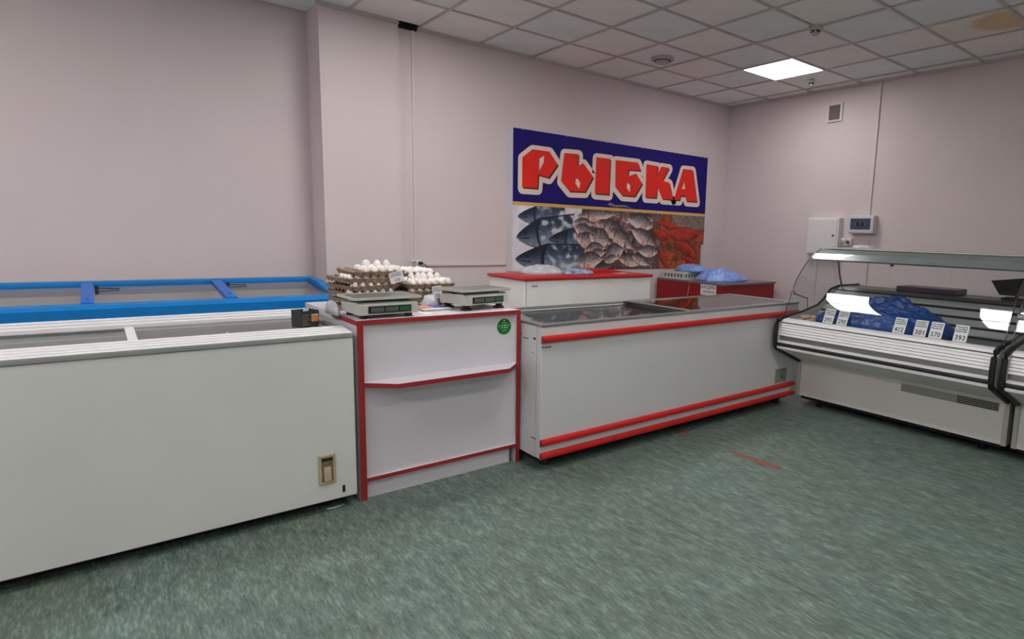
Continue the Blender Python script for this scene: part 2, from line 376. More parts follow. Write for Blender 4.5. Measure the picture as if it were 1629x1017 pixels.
t = thing('wall_cabinet', 'flat grey white metal electrical cabinet with small lock on right wall', 'electrical cabinet', (0, -1.51, 1.235))
bx('cabinet_body', (-0.09, -1.735, 1.235), (0, -1.335, 1.665), 'boxwhite', t, 0.004)
d = bx('door', (-0.098, -1.715, 1.25), (-0.09, -1.355, 1.65), 'boxwhite', t, 0.003)
obj('lock', lathe(bm_new(), [(0.012, -0.108), (0.014, -0.098), (0.014, -0.09)], (0, -1.675, 1.46), 12, 0), 'darksteel', d)
t = thing('breaker_box', 'white wall breaker box with smoky blue window', 'breaker box', (0, -1.99, 1.50))
bx('housing', (-0.10, -2.14, 1.49), (0, -1.85, 1.69), 'lam', t, 0.012, seg=2)
d = bx('cover', (-0.108, -2.105, 1.535), (-0.096, -1.875, 1.655), 'breaker', t, 0.006)
for k in range(5): bx('switch', (-0.114, -2.06+k*0.028, 1.575), (-0.106, -2.04+k*0.028, 1.61), 'ink' if k % 2 else 'blueink', d)
for k, (y, lb) in enumerate(((-1.755, 'left of the paired white wall sockets below breaker box'), (-1.835, 'right of the paired white wall sockets below breaker box'))):
    t = thing('wall_socket', lb, 'socket', (0, y, 1.35), 0, 'paired sockets')
    bx('plate', (-0.035, y-0.036, 1.345), (0, y+0.036, 1.43), 'boxwhite', t, 0.005)
    obj('socket_face', lathe(bm_new(), [(0.028, -0.035), (0.028, -0.045), (0.022, -0.045), (0.02, -0.038)], (0, y, 1.387), 16, 0), 'lightgrey', t)
    bx('plug', (-0.07, y-0.012, 1.378), (-0.036, y+0.012, 1.398), 'black' if k else 'boxwhite', t, 0.004)
# ---- wall fittings, back wall (y = 0, front faces -y)
o = obj('cable_duct', box(bm_new(), (-4.455, -0.02, 1.12), (-4.425, 0, HC-0.03), 0.003), 'wallstrip', None, loc=(-4.44, 0, 1.12)); tag(o, 'tall painted vertical cable trunk right beside the pillar', 'cable duct')
o = obj('cable_duct', box(bm_new(), (-4.37, -0.018, 1.056), (-3.475, 0, 1.082), 0.003), 'wallstrip', None, loc=(-3.9, 0, 1.056)); tag(o, 'horizontal painted cable trunk between wall socket and banner', 'cable duct')
o = obj('cable_duct', box(bm_new(), (-3.49, -0.014, 1.083), (-3.478, 0, 2.43), 0.002), 'wallstrip', None, loc=(-3.485, 0, 1.083)); tag(o, 'thin vertical cable trunk along the left edge of the banner', 'cable duct')
t = thing('wall_socket', 'white double wall socket above the egg trays at pillar side', 'socket', (-4.44, 0, 1.06))
bx('plate', (-4.50, -0.04, 1.055), (-4.385, 0, 1.118), 'boxwhite', t, 0.005)
for s in (-4.47, -4.415): obj('socket_face', lathe(bm_new(), [(0.022, -0.04), (0.022, -0.05), (0.017, -0.05), (0.015, -0.042)], (s, 0, 1.087), 14, 1), 'lightgrey', t)
bx('plug', (-4.43, -0.085, 1.077), (-4.40, -0.045, 1.097), 'black', t, 0.005)
obj('plug_cable', tube(bm_new(), [(-4.415, -0.085, 1.087), (-4.39, -0.10, 1.08), (-4.36, -0.08, 1.04), (-4.35, -0.03, 0.9)], 0.004, 6), 'black', t)
#BANNER
# ================================================================== BANNER
BX0, BX1, BZ0, BZ1, BZM = -3.405, -0.42, 0.99, 2.475, 1.705
bt = thing('banner', 'large navy shop banner reading РЫБКА over a photo of fish', 'banner', (-1.93, 0, BZ0))
def btop(x): return 2.43 + 0.0*x
def pl(name, loops, y, m, parent):
    b = bm_new(); flatpoly(b, loops, lambda u, v: (u, y, v)); bmesh.ops.recalc_face_normals(b, faces=b.faces)
    for f in b.faces:
        if f.normal.y > 0: f.normal_flip()
    return obj(name, b, m, parent)
prism_b = prism(bm_new(), [(-3.475, BZ0), (-0.385, BZ0), (-0.385, 2.425), (-3.475, 2.43)], 1, -0.006, -0.002)
obj('banner_sheet', prism_b, 'margin', bt)
nv = pl('printed_field', [[(BX0, BZM), (BX1, BZM), (BX1, 2.432), (BX0, 2.432)]], -0.0072, 'navy', bt)
pl('gold_stripe', [[(BX0, BZM-0.035), (BX1, BZM-0.03), (BX1, BZM), (BX0, BZM)]], -0.0074, 'gold', bt)
for k in range(6): bx('hanging_tack', (-3.3+k*0.56, -0.012, 2.424), (-3.292+k*0.56, 0, 2.446), 'margin', bt)
LET = {'er':[(-3.296,2.153),(-3.174,2.244),(-2.962,2.244),(-2.851,2.121),(-2.965,1.975),(-3.098,1.994),(-3.106,1.855),(-3.296,1.853)],
'er_h':[(-3.093,2.027),(-3.091,2.161),(-3.029,2.203),(-3.032,2.126)],
'soft':[(-2.767,2.25),(-2.573,2.258),(-2.585,2.131),(-2.503,2.168),(-2.359,2.032),(-2.47,1.861),(-2.689,1.853),(-2.805,1.954)],
'soft_h':[(-2.607,1.995),(-2.585,2.0),(-2.539,1.953),(-2.555,1.886),(-2.613,1.948)],
'i':[(-2.322,2.251),(-2.113,2.253),(-2.121,1.853),(-2.331,1.854)],
'be':[(-2.034,2.248),(-1.679,2.253),(-1.629,2.164),(-1.824,2.158),(-1.831,2.079),(-1.703,2.124),(-1.597,2.016),(-1.711,1.858),(-1.917,1.858),(-2.026,1.946)],
'be_h':[(-1.845,2.013),(-1.79,1.982),(-1.793,1.898),(-1.85,1.95)],
'ka':[(-1.54,2.248),(-1.34,2.243),(-1.358,2.123),(-1.284,2.243),(-1.144,2.24),(-1.254,2.077),(-1.129,2.059),(-1.049,1.856),(-1.245,1.855),(-1.339,1.999),(-1.347,1.861),(-1.537,1.859)],
'a':[(-0.891,2.249),(-0.708,2.253),(-0.596,1.854),(-0.799,1.853),(-0.827,1.912),(-0.912,1.913),(-0.93,1.857),(-1.034,1.857)],
'a_h':[(-0.86,2.103),(-0.834,2.001),(-0.901,2.0)]}
for k in ('er', 'soft', 'i', 'be', 'ka', 'a'):
    P = LET[k]; H = LET.get(k+'_h')
    b = bm_new(); W = 0.056
    Q = [(x+0.006, z-0.012) for x, z in P]
    flatpoly(b, [Q], lambda u, v: (u, -0.00775, v))
    n = len(Q)
    for i in range(n):
        (x0, z0), (x1, z1) = Q[i], Q[(i+1) % n]; dx, dz = x1-x0, z1-z0; l = math.hypot(dx, dz); nx, nz = -dz/l*W, dx/l*W
        e1 = -0.0078-i*3e-5; b.faces.new([b.verts.new((x, e1, z)) for x, z in ((x0+nx, z0+nz), (x1+nx, z1+nz), (x1-nx, z1-nz), (x0-nx, z0-nz))])
        b.faces.new([b.verts.new((x0+W*math.cos(a*PI/6), e1-1.5e-5, z0+W*math.sin(a*PI/6))) for a in range(12)])
    for f in b.faces:
        f.normal_update()
        if f.normal.y > 0: f.normal_flip()
    out = obj('letter_outline', b, 'cream', bt)
    pl('letter_shadow', [[(x+0.014, z-0.014) for x, z in P]] + ([[(x+0.004, z-0.004) for x, z in H]] if H else []), -0.0084, 'shade', out)
    pl('letter', [P] + ([H] if H else []), -0.009, 'letter', out)
# fish print: colour per vertex on a fine grid (a flat printed picture)
FISH = [('S',-3.344,1.555,-2.738,1.591,0.217),('S',-3.356,1.342,-2.591,1.445,0.343),('S',-2.948,1.325,-2.285,1.309,0.271),('S',-3.367,1.116,-2.364,1.111,0.343),
('C',-2.562,1.586,-1.945,1.638,0.162),('C',-2.617,1.521,-2.293,1.506,0.126),('C',-2.608,1.477,-2.252,1.336,0.18),('C',-2.588,1.369,-2.179,1.244,0.199),('C',-2.311,1.531,-1.726,1.345,0.217),('C',-2.39,1.386,-2.02,1.286,0.253),('C',-1.387,1.591,-1.941,1.557,0.162),('C',-1.382,1.507,-1.889,1.613,0.199),('C',-1.349,1.286,-1.809,1.494,0.199),('C',-2.117,1.458,-1.642,1.206,0.199),
('C',-2.452,1.216,-2.108,1.245,0.162),('C',-2.382,1.151,-2.106,1.204,0.126),('C',-2.14,1.151,-1.816,1.247,0.217),('C',-2.563,1.073,-2.121,1.124,0.217),('C',-1.282,1.193,-1.682,1.22,0.162),('C',-1.94,1.123,-1.477,1.05,0.162),('C',-1.716,1.15,-1.374,1.02,0.126),('D',-2.309,1.011,-1.974,1.055,0.108),('C',-2.155,1.083,-1.923,1.15,0.108),
('R',-1.13,1.427,-0.51,1.426,0.199),('R',-0.953,1.328,-0.557,1.134,0.18),('R',-1.325,1.565,-0.9,1.506,0.09),('R',-1.38,1.464,-1.083,1.355,0.144),('R',-1.263,1.208,-1.081,0.987,0.108),('R',-0.807,1.134,-0.45,0.963,0.126)]
def mixc(a, b, t):
    t = max(0, min(1, t)); return [a[i]*(1-t)+b[i]*t for i in range(3)]
def fish_colour(x, z):
    nz1 = noise.noise(Vector((x*9, z*9, 1))); nz2 = noise.noise(Vector((x*38, z*38, 2)))
    u = (x-BX0)/(BX1-BX0)
    if u < 0.30: c = mixc([214,216,228], [236,236,240], 0.5+nz1)
    elif u < 0.72: c = mixc([150,112,104], [60,42,42], 0.6+nz1+0.6*nz2)
    else:
        c = mixc([92,52,34], [190,84,40], 0.5+1.0*nz1+0.6*nz2)
        if z > 1.5 and x > -1.05: c = mixc(c, [120,140,140], 0.6+nz2)
        if z < 1.08: c = mixc(c, [206,110,60], 0.5+nz2)
    for t, hx, hz, tx, tz, wd in FISH:
        dx, dz = tx-hx, tz-hz; L = math.hypot(dx, dz); ux, uz = dx/L, dz/L
        a = ((x-hx)*ux+(z-hz)*uz)/L; v = (-(x-hx)*uz+(z-hz)*ux)/wd*2
        if dx < 0: v = -v
        if a < 0 or a > 1 or abs(v) > 1.1: continue
        prof = (min(1, (a/0.32))**0.6)*(1 if a < 0.45 else max(0.14, 1-((a-0.45)/0.42)**1.7)) if t != 'S' else (min(1, (a/0.4))**0.65)
        if t in 'CD' and a > 0.86: prof = 0.14+(a-0.86)*4.2
        if t == 'R': prof = math.sin(PI*min(1, max(0, a)))**0.6*(0.9+0.12*noise.noise(Vector((x*7, z*7, 5))))
        prof = max(prof, 0.02); q = v/prof
        if abs(q) > 1: continue
        edge = abs(q) > 0.9
        if t == 'S':
            nz3 = noise.noise(Vector((x*80, z*110, 4))); ice = noise.noise(Vector((x*11, z*13, 9)))
            k = 0.50-q*0.80+0.30*nz3+0.25*nz2
            c = mixc([26,34,50], [188,202,214], k)
            c = mixc(c, [58,92,132], 0.35+0.3*nz1)
            if a < 0.34: c = mixc(c, [18,24,36], 0.25+0.5*max(0, q)+0.3*nz2)
            if abs(a-0.34-0.05*q*q) < 0.02: c = mixc(c, [14,20,32], 0.8)
            if a < 0.2 and abs(q+0.30-a*0.3) < 0.09: c = [18,22,32]
            if (a-0.15)**2*(L/wd)**2*4+(q*prof-0.16)**2 < 0.008: c = [10,12,16]
            if a > 0.40: c = mixc(c, [226,231,238], max(0, min(0.85, (ice-0.05)*2.6+0.8*nz3+(a-0.6)*0.5)))
        elif t == 'R': c = mixc([206,60,32], [112,26,18], 0.42-q*0.45+0.35*nz2+0.5*nz1)
        else:
            c = mixc([70,66,72], [228,208,200], 0.60-q*0.72+0.35*nz2) if t == 'C' else mixc([48,42,42], [130,114,108], 0.5-q*0.6)
            if abs(a-0.24) < 0.014: c = mixc(c, [80,50,46], 0.8)
            if (a-0.11)**2*(L/wd)**2*4+(q*prof-0.12)**2 < 0.010: c = [30,22,22]
            if 0.3 < a < 0.42 and q < -0.35: c = mixc(c, [216,120,96], 0.6)
            if a < 0.1: c = mixc(c, [200,140,126], 0.5)
            if a > 0.86: c = mixc(c, [120,84,78], 0.6+nz2)
        if edge: c = mixc(c, [36,28,30], 0.75)
    if u > 0.985 and z < 1.3: c = [200,196,196]
    return c
NU, NV = 600, 140
pb = bm_new(); zt = BZM-0.034
sheet(pb, NU, NV, lambda s, q: (BX0+s*(BX1-BX0), -0.0072, BZ0+q*(zt-BZ0)))
fo = obj('fish_photograph', pb, 'fish', bt)
lab(fo, 'printed photo of grey fish and red lobsters')
ca = fo.data.color_attributes.new('print', 'FLOAT_COLOR', 'POINT'); og = origin(fo)
vals = []
for v in fo.data.vertices: vals += list(lin([max(0, min(255, k)) for k in fish_colour(v.co.x+og.x, v.co.z+og.z)]))
ca.data.foreach_set('color', vals)
pl('banner_scuff', [[(-2.14, 1.735), (-2.03, 1.715), (-1.84, 1.722), (-1.75, 1.712), (-1.86, 1.745), (-2.02, 1.742), (-2.1, 1.768)]], -0.0076, 'greyink', bt)
#FREEZERS
# ================================================================== CHEST FREEZER (left front)
CX0, CX1, CY0, CY1 = -7.72, -5.765, -2.375, -1.50
t = thing('chest_freezer', 'long white chest freezer with grey rim and sliding glass lid, front left', 'freezer', (-6.7, -1.95, 0))
b = bm_new(); T = 0.05
box(b, (CX0, CY0, 0.06), (CX1, CY0+T, 0.868), 0.004); box(b, (CX0, CY1-T, 0.06), (CX1, CY1, 0.868), 0.004)
box(b, (CX0, CY0+T, 0.06), (CX0+T, CY1-T, 0.868)); box(b, (CX1-T, CY0+T, 0.06), (CX1, CY1-T, 0.868))
box(b, (CX0+T, CY0+T, 0.06), (CX1-T, CY1-T, 0.12))
obj('cabinet', b, 'whitegreen', t)
bx('liner', (CX0+T, CY0+T, 0.12), (CX1-T, CY1-T, 0.72), 'liner', t)
b = bm_new(); box(b, (CX0-0.003, CY0-0.006, 0.868), (CX1+0.003, CY0+0.03, 0.888), 0.003); obj('front_rail', b, 'greyplas', t)
for k in range(4):
    bx('rail_step', (CX0, CY0-0.004+k*0.048, 0.888), (CX1, CY0+0.034+k*0.048, 0.893+k*0.003), 'whiterail', t, 0.003)
    bx('rail_groove', (CX0, CY0+0.034+k*0.048, 0.870), (CX1, CY0+0.044+k*0.048, 0.889), 'darksteel', t)
for k in range(3):
    bx('rail_step', (CX0, CY1-0.045-k*0.048, 0.872), (CX1, CY1-0.005-k*0.048, 0.912-k*0.008), 'whiterail', t, 0.003)
for k in range(3):
    bx('side_rail', (CX1-0.03-k*0.042, CY0+0.19, 0.868), (CX1+0.0-k*0.042, CY1-0.15, 0.893-0.006*k), ('greyplas', 'darksteel', 'alu')[k], t, 0.003)
gl = bx('sliding_lid', (-6.62, CY0+0.19, 0.872), (CX1-0.115, CY1-0.15, 0.878), 'glass', t)
bx('sliding_lid', (CX0+0.03, CY0+0.19, 0.860), (-6.58, CY1-0.15, 0.866), 'glass', t)
b = bm_new(); box(b, (-6.62, CY0+0.19, 0.869), (-6.585, CY1-0.15, 0.883)); obj('lid_frame', b, 'whiterail', t)
b = bm_new(); box(b, (-6.52, -2.16, 0.8785), (-6.24, -2.155, 0.8795)); box(b, (-6.245, -2.16, 0.8785), (-6.24, -2.02, 0.8795)); obj('lid_mark', b, 'whiterail', t)
hp = bm_new(); box(hp, (-5.945, CY0-0.008, 0.150), (-5.867, CY0+0.0, 0.302), 0.004); h = obj('drain_recess', hp, 'beige', t)
hb = bm_new(); box(hb, (-5.933, CY0-0.0095, 0.166), (-5.879, CY0-0.0075, 0.288)); obj('recess_cavity', hb, 'beigedark', h)  # cavity is a flat plate in a darker beige than its surround
hb = bm_new(); prism(hb, [(CY0-0.016, 0.17), (CY0-0.008, 0.17), (CY0-0.008, 0.25), (CY0-0.012, 0.225)], 0, -5.922, -5.89); obj('drain_lever', hb, 'beige', h)
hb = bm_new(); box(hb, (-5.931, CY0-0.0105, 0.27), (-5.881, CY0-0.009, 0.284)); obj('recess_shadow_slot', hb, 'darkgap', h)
bx('drain_hole', (-5.836, CY0-0.004, 0.090), (-5.824, CY0+0.002, 0.125), 'black', t, 0.001)
for x in (CX0+0.12, CX1-0.12):
    for y in (CY0+0.12, CY1-0.12):
        lb_ = lathe(bm_new(), [(0.03, 0.0), (0.035, 0.01), (0.035, 0.05), (0.02, 0.06)], (x, y, 0), 12); obj('foot', lb_, 'black', t)
bx('underside_shade', (CX0+0.02, CY0+0.03, 0.045), (CX1-0.02, CY1-0.03, 0.0599), 'darkgap', t)  # black slab stands for the shade under the cabinet

# ---- open dark box standing on its lid
t = thing('open_box', 'small dark open carton with orange label on chest freezer lid', 'box', (-5.885, -2.0, 0.879), math.radians(14))
def wbox(name, lo, hi, m, par, bev=0.001): return obj(name, box(bm_new(), lo, hi, bev), m, par, world=False)
b = bm_new(); W, D, H = 0.047, 0.05, 0.086
box(b, (-W, -D, 0), (W, D, 0.004)); box(b, (-W, -D, 0.004), (W, -D+0.004, H)); box(b, (-W, D-0.004, 0.004), (W, D, H)); box(b, (-W, -D+0.004, 0.004), (-W+0.004, D-0.004, H)); box(b, (W-0.004, -D+0.004, 0.004), (W, D-0.004, H))
obj('carton', b, 'carton', t, world=False)
wbox('label', (0.006, -D-0.001, 0.03), (0.043, -D-0.0002, 0.058), 'orange', t, 0)
wbox('label_strip', (0.006, -D-0.001, 0.060), (0.042, -D-0.0002, 0.068), 'lightgrey', t, 0)
b = bm_new()
for k in range(5): box(b, (-0.041, -D-0.001, 0.014+k*0.012), (-0.004-0.01*(k % 2), -D-0.0002, 0.018+k*0.012))
obj('printed_lines', b, 'greyink', t, world=False)
o = obj('paper_slip', box(bm_new(), (-0.014, -0.002, 0), (0.014, 0.002, 0.09), 0.0005), 'paper', None, loc=None); o.location = (-5.888, -1.995, 0.884); o.rotation_euler = (0.1, 0.05, 0.3)
tag(o, 'white paper slip sticking out of the dark carton', 'paper')

# ================================================================== BLUE FREEZER (left back)
BXR, BXL = -5.37, -7.47; yb, yf, zb, zf = -0.14, -0.93, 0.972, 0.912
t = thing('display_freezer', 'low freezer with bright blue frame and sloping glass lids behind white chest', 'freezer', (-6.4, -0.5, 0))
def bluez(y): return zf+(y-yf)/(yb-yf)*(zb-zf)
b = bm_new(); box(b, (BXL+0.03, yf+0.02, 0.05), (BXR-0.03, yb, 0.60), 0.01)
for lo, hi in (((BXL+0.03, yf+0.02, 0.60), (BXR-0.03, yf+0.06, 0.83)), ((BXL+0.03, yb-0.05, 0.60), (BXR-0.03, yb, 0.9)), ((BXR-0.08, yf+0.06, 0.60), (BXR-0.03, yb-0.05, 0.84)), ((BXL+0.03, yf+0.06, 0.60), (BXL+0.08, yb-0.05, 0.84))): box(b, lo, hi)
obj('cabinet', b, 'white', t)
b = prism(bm_new(), [(yf-0.01, 0.83), (yf+0.06, 0.83), (yf+0.075, zf+0.008), (yf+0.02, zf), (yf-0.01, 0.895)], 0, BXL, BXR); obj('front_frame', b, 'blue', t)
bx('frame_lip', (BXL, yf-0.015, 0.822), (BXR, yf+0.05, 0.838), 'blue2', t, 0.003)
b = prism(bm_new(), [(yb-0.06, zb-0.035), (yb+0.01, zb-0.1), (yb+0.01, zb+0.022), (yb-0.045, zb+0.020), (yb-0.06, zb+0.012)], 0, BXL, BXR); obj('rear_frame', b, 'blue', t)
b = bm_new()
prism(b, [(yf+0.075, zf-0.05), (yb-0.07, zb-0.05), (yb-0.062, zb+0.02), (yf+0.5, bluez(yf+0.5)+0.034), (yf+0.22, zf+0.03), (yf+0.075, zf+0.006)], 0, BXR-0.05, BXR); obj('end_frame', b, 'blue', t)
b = bm_new(); prism(b, [(yf+0.075, zf-0.05), (yb-0.07, zb-0.05), (yb-0.062, zb+0.02), (yf+0.5, bluez(yf+0.5)+0.034), (yf+0.22, zf+0.03), (yf+0.075, zf+0.006)], 0, BXL, BXL+0.035); obj('end_frame', b, 'blue', t)
divs = [-6.04, -6.76]
for x in divs:
    prism_ = prism(bm_new(), [(yf+0.07, zf-0.02), (yb-0.06, zb-0.02), (yb-0.06, zb+0.014), (yf+0.07, zf+0.016)], 0, x-0.03, x+0.03); dv = obj('divider_bar', prism_, 'blue2', t)
    obj('rivet', lathe(bm_new(), [(0.008, 0.0), (0.008, 0.006), (0.004, 0.008)], (x, yf+0.16, bluez(yf+0.16)+0.015), 10), 'blue', dv)
    hb = bm_new(); box(hb, (x+0.035, yb-0.26, bluez(yb-0.26)+0.004), (x+0.055, yb-0.22, bluez(yb-0.24)+0.03), 0.004); tube(hb, [(x+0.05, yb-0.25, bluez(yb-0.25)+0.012), (x+0.16, yb-0.25, bluez(yb-0.25)+0.008)], 0.004, 6); obj('lid_handle', hb, 'black', dv)
xs = [BXR-0.05] + divs + [BXL+0.035]
for k in range(3):
    x1 = xs[k]-(0.0 if k == 0 else 0.03); x0 = xs[k+1]+(0.03 if k < 2 else 0.0)
    b = prism(bm_new(), [(yf+0.075, zf), (yb-0.07, zb-0.006), (yb-0.07, zb-0.001), (yf+0.075, zf+0.005)], 0, x0, x1); obj('glass_lid', b, 'glass', t)
for x in (BXL+0.15, BXR-0.15):
    for y in (yf+0.15, yb-0.12): obj('foot', lathe(bm_new(), [(0.025, 0), (0.03, 0.01), (0.03, 0.05)], (x, y, 0), 10), 'black', t)
b = bm_new(); rr = random.Random(3)
sheet(b, 70, 26, lambda s, q: (BXL+0.085+s*(BXR-BXL-0.17), yf+0.065+q*(yb-yf-0.12), 0.73+0.06*q+0.03*noise.noise(Vector((s*22, q*8, 0)))+0.015*noise.noise(Vector((s*60, q*20, 3)))))
o = obj('frozen_stock', b, 'frost', None, loc=(-6.4, -0.5, 0.74), smooth=True); tag(o, 'loose pale frozen stock filling the blue framed freezer', 'frozen food'); o['kind'] = 'stuff'

# ================================================================== LONG FREEZER
LX0, LX1, LY0, LY1 = -4.776, -2.14, -2.555, -1.83; LT = 0.88
t = thing('island_freezer', 'long white glass topped freezer with three red bumper bars', 'freezer', (-3.47, -2.2, 0))
b = bm_new(); T = 0.05
box(b, (LX0, LY0, 0.075), (LX1, LY0+T, 0.862), 0.004); box(b, (LX0, LY1-T, 0.075), (LX1, LY1, 0.862), 0.004)
box(b, (LX0, LY0+T, 0.075), (LX0+T, LY1-T, 0.862)); box(b, (LX1-T, LY0+T, 0.075), (LX1, LY1-T, 0.862)); box(b, (LX0+T, LY0+T, 0.075), (LX1-T, LY1-T, 0.2))
obj('cabinet', b, 'white', t)
bx('underside_shade', (LX0+0.03, LY0+0.03, 0.05), (LX1-0.03, LY1-0.03, 0.075), 'darkgap', t)  # shade below the cabinet put in as a black slab
bx('liner', (LX0+T, LY0+T, 0.2), (LX1-T, LY1-T, 0.70), 'darkliner', t)
b = bm_new()
box(b, (LX0-0.004, LY0-0.004, 0.862), (LX1+0.004, LY0+0.03, LT), 0.004); box(b, (LX0-0.004, LY1-0.03, 0.862), (LX1+0.004, LY1+0.004, LT), 0.004)
box(b, (LX0-0.004, LY0+0.03, 0.862), (LX0+0.04, LY1-0.03, LT), 0.003); box(b, (LX1-0.05, LY0+0.03, 0.862), (LX1+0.004, LY1-0.03, LT), 0.003)
obj('rim', b, 'alu', t)
def lidset(x0, x1, z, name, gm):
    gl = bx(name, (x0+0.03, LY0+0.045, z), (x1-0.03, LY1-0.045, z+0.005), gm, t)
    b = bm_new()
    box(b, (x0, LY0+0.032, z-0.004), (x0+0.045, LY1-0.032, z+0.010), 0.002); box(b, (x1-0.045, LY0+0.032, z-0.004), (x1, LY1-0.032, z+0.010), 0.002)
    box(b, (x0+0.045, LY0+0.032, z-0.003), (x1-0.045, LY0+0.055, z+0.009), 0.002); box(b, (x0+0.045, LY1-0.055, z-0.003), (x1-0.045, LY1-0.032, z+0.009), 0.002)
    obj('lid_frame', b, 'alu', gl)
    return gl
lidset(LX0+0.045, -3.42, 0.852, 'sliding_lid', 'glass')
lidset(-3.50, LX1-0.055, 0.872, 'sliding_lid', 'glassdark')
b = bm_new(); box(b, (-3.53, LY0+0.034, 0.872), (-3.50, LY1-0.034, 0.878)); obj('lid_seal', b, 'black', t)
def bar(z0, z1, name):
    h = z1-z0
    prof = [(LY0, z0), (LY0-0.012, z0+0.003), (LY0-0.022, z0+h*0.28), (LY0-0.024, z0+h*0.5), (LY0-0.022, z0+h*0.74), (LY0-0.012, z1-0.003), (LY0, z1)]
    b = prism(bm_new(), prof, 0, LX0+0.006, LX1-0.002); o = obj(name, b, 'redbar', t)
    g = bm_new(); box(g, (LX0+0.02, LY0-0.0255, z0+h*0.30), (LX1-0.02, LY0-0.0228, z0+h*0.36)); obj('bar_groove', g, 'rededge', o)
    e = prism(bm_new(), [(y*1.0, z) for y, z in prof], 0, LX0-0.002, LX0+0.006); obj('end_cap', e, 'rededge', o)
bar(0.768, 0.812, 'bumper_bar'); bar(0.151, 0.194, 'bumper_bar'); bar(0.071, 0.113, 'bumper_bar')
b = bm_new()
for k, (a, c, d) in enumerate(((0, .006, .012), (.010, .012, .005), (.024, .010, .006), (.036, .012, .006), (.05, .006, .009), (.058, .008, .006))): box(b, (-4.773+a, LY0-0.0012, 0.742), (-4.773+a+c, LY0, 0.742+d))
obj('printed_logo', b, 'ink', t)
sp = bx('rating_plate', (-2.42, LY0-0.003, 0.205), (-2.255, LY0, 0.325), 'greyplas', t, 0.001)
b = bm_new(); box(b, (-2.38, LY0-0.0036, 0.262), (-2.355, LY0-0.003, 0.268)); box(b, (-2.34, LY0-0.0036, 0.235), (-2.31, LY0-0.003, 0.27)); box(b, (-2.30, LY0-0.0036, 0.215), (-2.275, LY0-0.003, 0.225)); obj('plate_print', b, 'green', sp)
for y, z, dy, dz in ((-2.30, 0.795, 0.05, 0.006), (-2.36, 0.775, 0.06, 0.008), (-2.47, 0.782, 0.025, 0.02), (-2.45, 0.70, 0.03, 0.004), (-2.42, 0.735, 0.02, 0.003), (-2.46, 0.185, 0.05, 0.010), (-2.50, 0.62, 0.01, 0.003)):
    bx('scuff_mark', (LX0-0.0008, y-dy, z), (LX0, y, z+dz*0.6), 'ink', t)
for x in (LX0+0.1, LX1-0.1):
    for y in (LY0+0.1, LY1-0.1): obj('foot', lathe(bm_new(), [(0.035, 0.0), (0.04, 0.012), (0.03, 0.03), (0.03, 0.052)], (x, y, 0), 12), 'black', t)
# frozen packets under the left lid
def packet(x, y, z, rz, m, sx=0.13, sy=0.09, label='', h=0.035):
    sd = random.random()*9
    b = bm_new()
    for sgn in (1, -1):
        sheet(b, 12, 8, lambda u, v: ((u-0.5)*2*sx, (v-0.5)*2*sy, sgn*h*(max(0, math.sin(PI*u)*math.sin(PI*v))**0.5)*(1+0.35*noise.noise(Vector((u*4+sd, v*4, sgn))))))
    bmesh.ops.remove_doubles(b, verts=b.verts, dist=0.0005); bmesh.ops.recalc_face_normals(b, faces=b.faces)
    o = obj('frozen_packet', b, m, None, loc=None, smooth=True); o.location = (x, y, z); o.rotation_euler = (0, 0, rz)
    tag(o, label, 'frozen food', 'frozen packets in the long freezer'); return o
k = 0
for i in range(5):
    for j in range(2):
        packet(-4.56+i*0.24, -2.36+j*0.3, 0.737+0.012*((i+j) % 2), random.uniform(-0.2, 0.2)+PI/2*((i+j) % 2), 'pack2' if (i*2+j) % 3 == 2 else 'pack', 0.115, 0.10,
               'frozen packet in long freezer, %s from left, %s row' % (ORD[i], ('near', 'far')[j]))
#RED
# ================================================================== RED-TOPPED FREEZER (back)
RX0, RX1, RY0, RY1, RT = -3.82, -2.23, -0.88, -0.24, 1.0
t = thing('lidded_freezer', 'white chest freezer with closed red lid below the banner', 'freezer', (-3.0, -0.5, 0))
bx('cabinet', (RX0+0.01, RY0+0.01, 0.10), (RX1-0.01, RY1-0.01, RT-0.03), 'redfrzwhite', t, 0.012, seg=2)
bx('lid_rim', (RX0-0.008, RY0-0.008, RT-0.03), (RX1+0.008, RY1+0.008, RT-0.002), 'redtop', t, 0.01, seg=2)
b = prism(bm_new(), [(-2.95, RT-0.002), (RX1-0.12, RT-0.002), (RX1-0.3, RT+0.03), (-2.72, RT+0.034)], 1, -0.60, RY1-0.02); obj('raised_lid', b, 'redtop', t)
bx('lid_recess', (RX0+0.05, RY0+0.06, RT-0.003), (-2.98, RY1-0.05, RT+0.002), 'redtop', t)
bx('name_plate', (RX0+0.09, RY0+0.006, 0.915), (RX0+0.15, RY0+0.0105, 0.925), 'greyplas', t)
bx('corner_seam', (RX0+0.025, RY0+0.0085, 0.11), (RX0+0.03, RY0+0.0105, RT-0.035), 'greyplas', t)
for x in (RX0+0.12, RX1-0.12):
    for y in (RY0+0.12, RY1-0.12): obj('caster', lathe(bm_new(), [(0.03, 0.0), (0.04, 0.02), (0.04, 0.07), (0.02, 0.1)], (x, y, 0), 12), 'black', t)
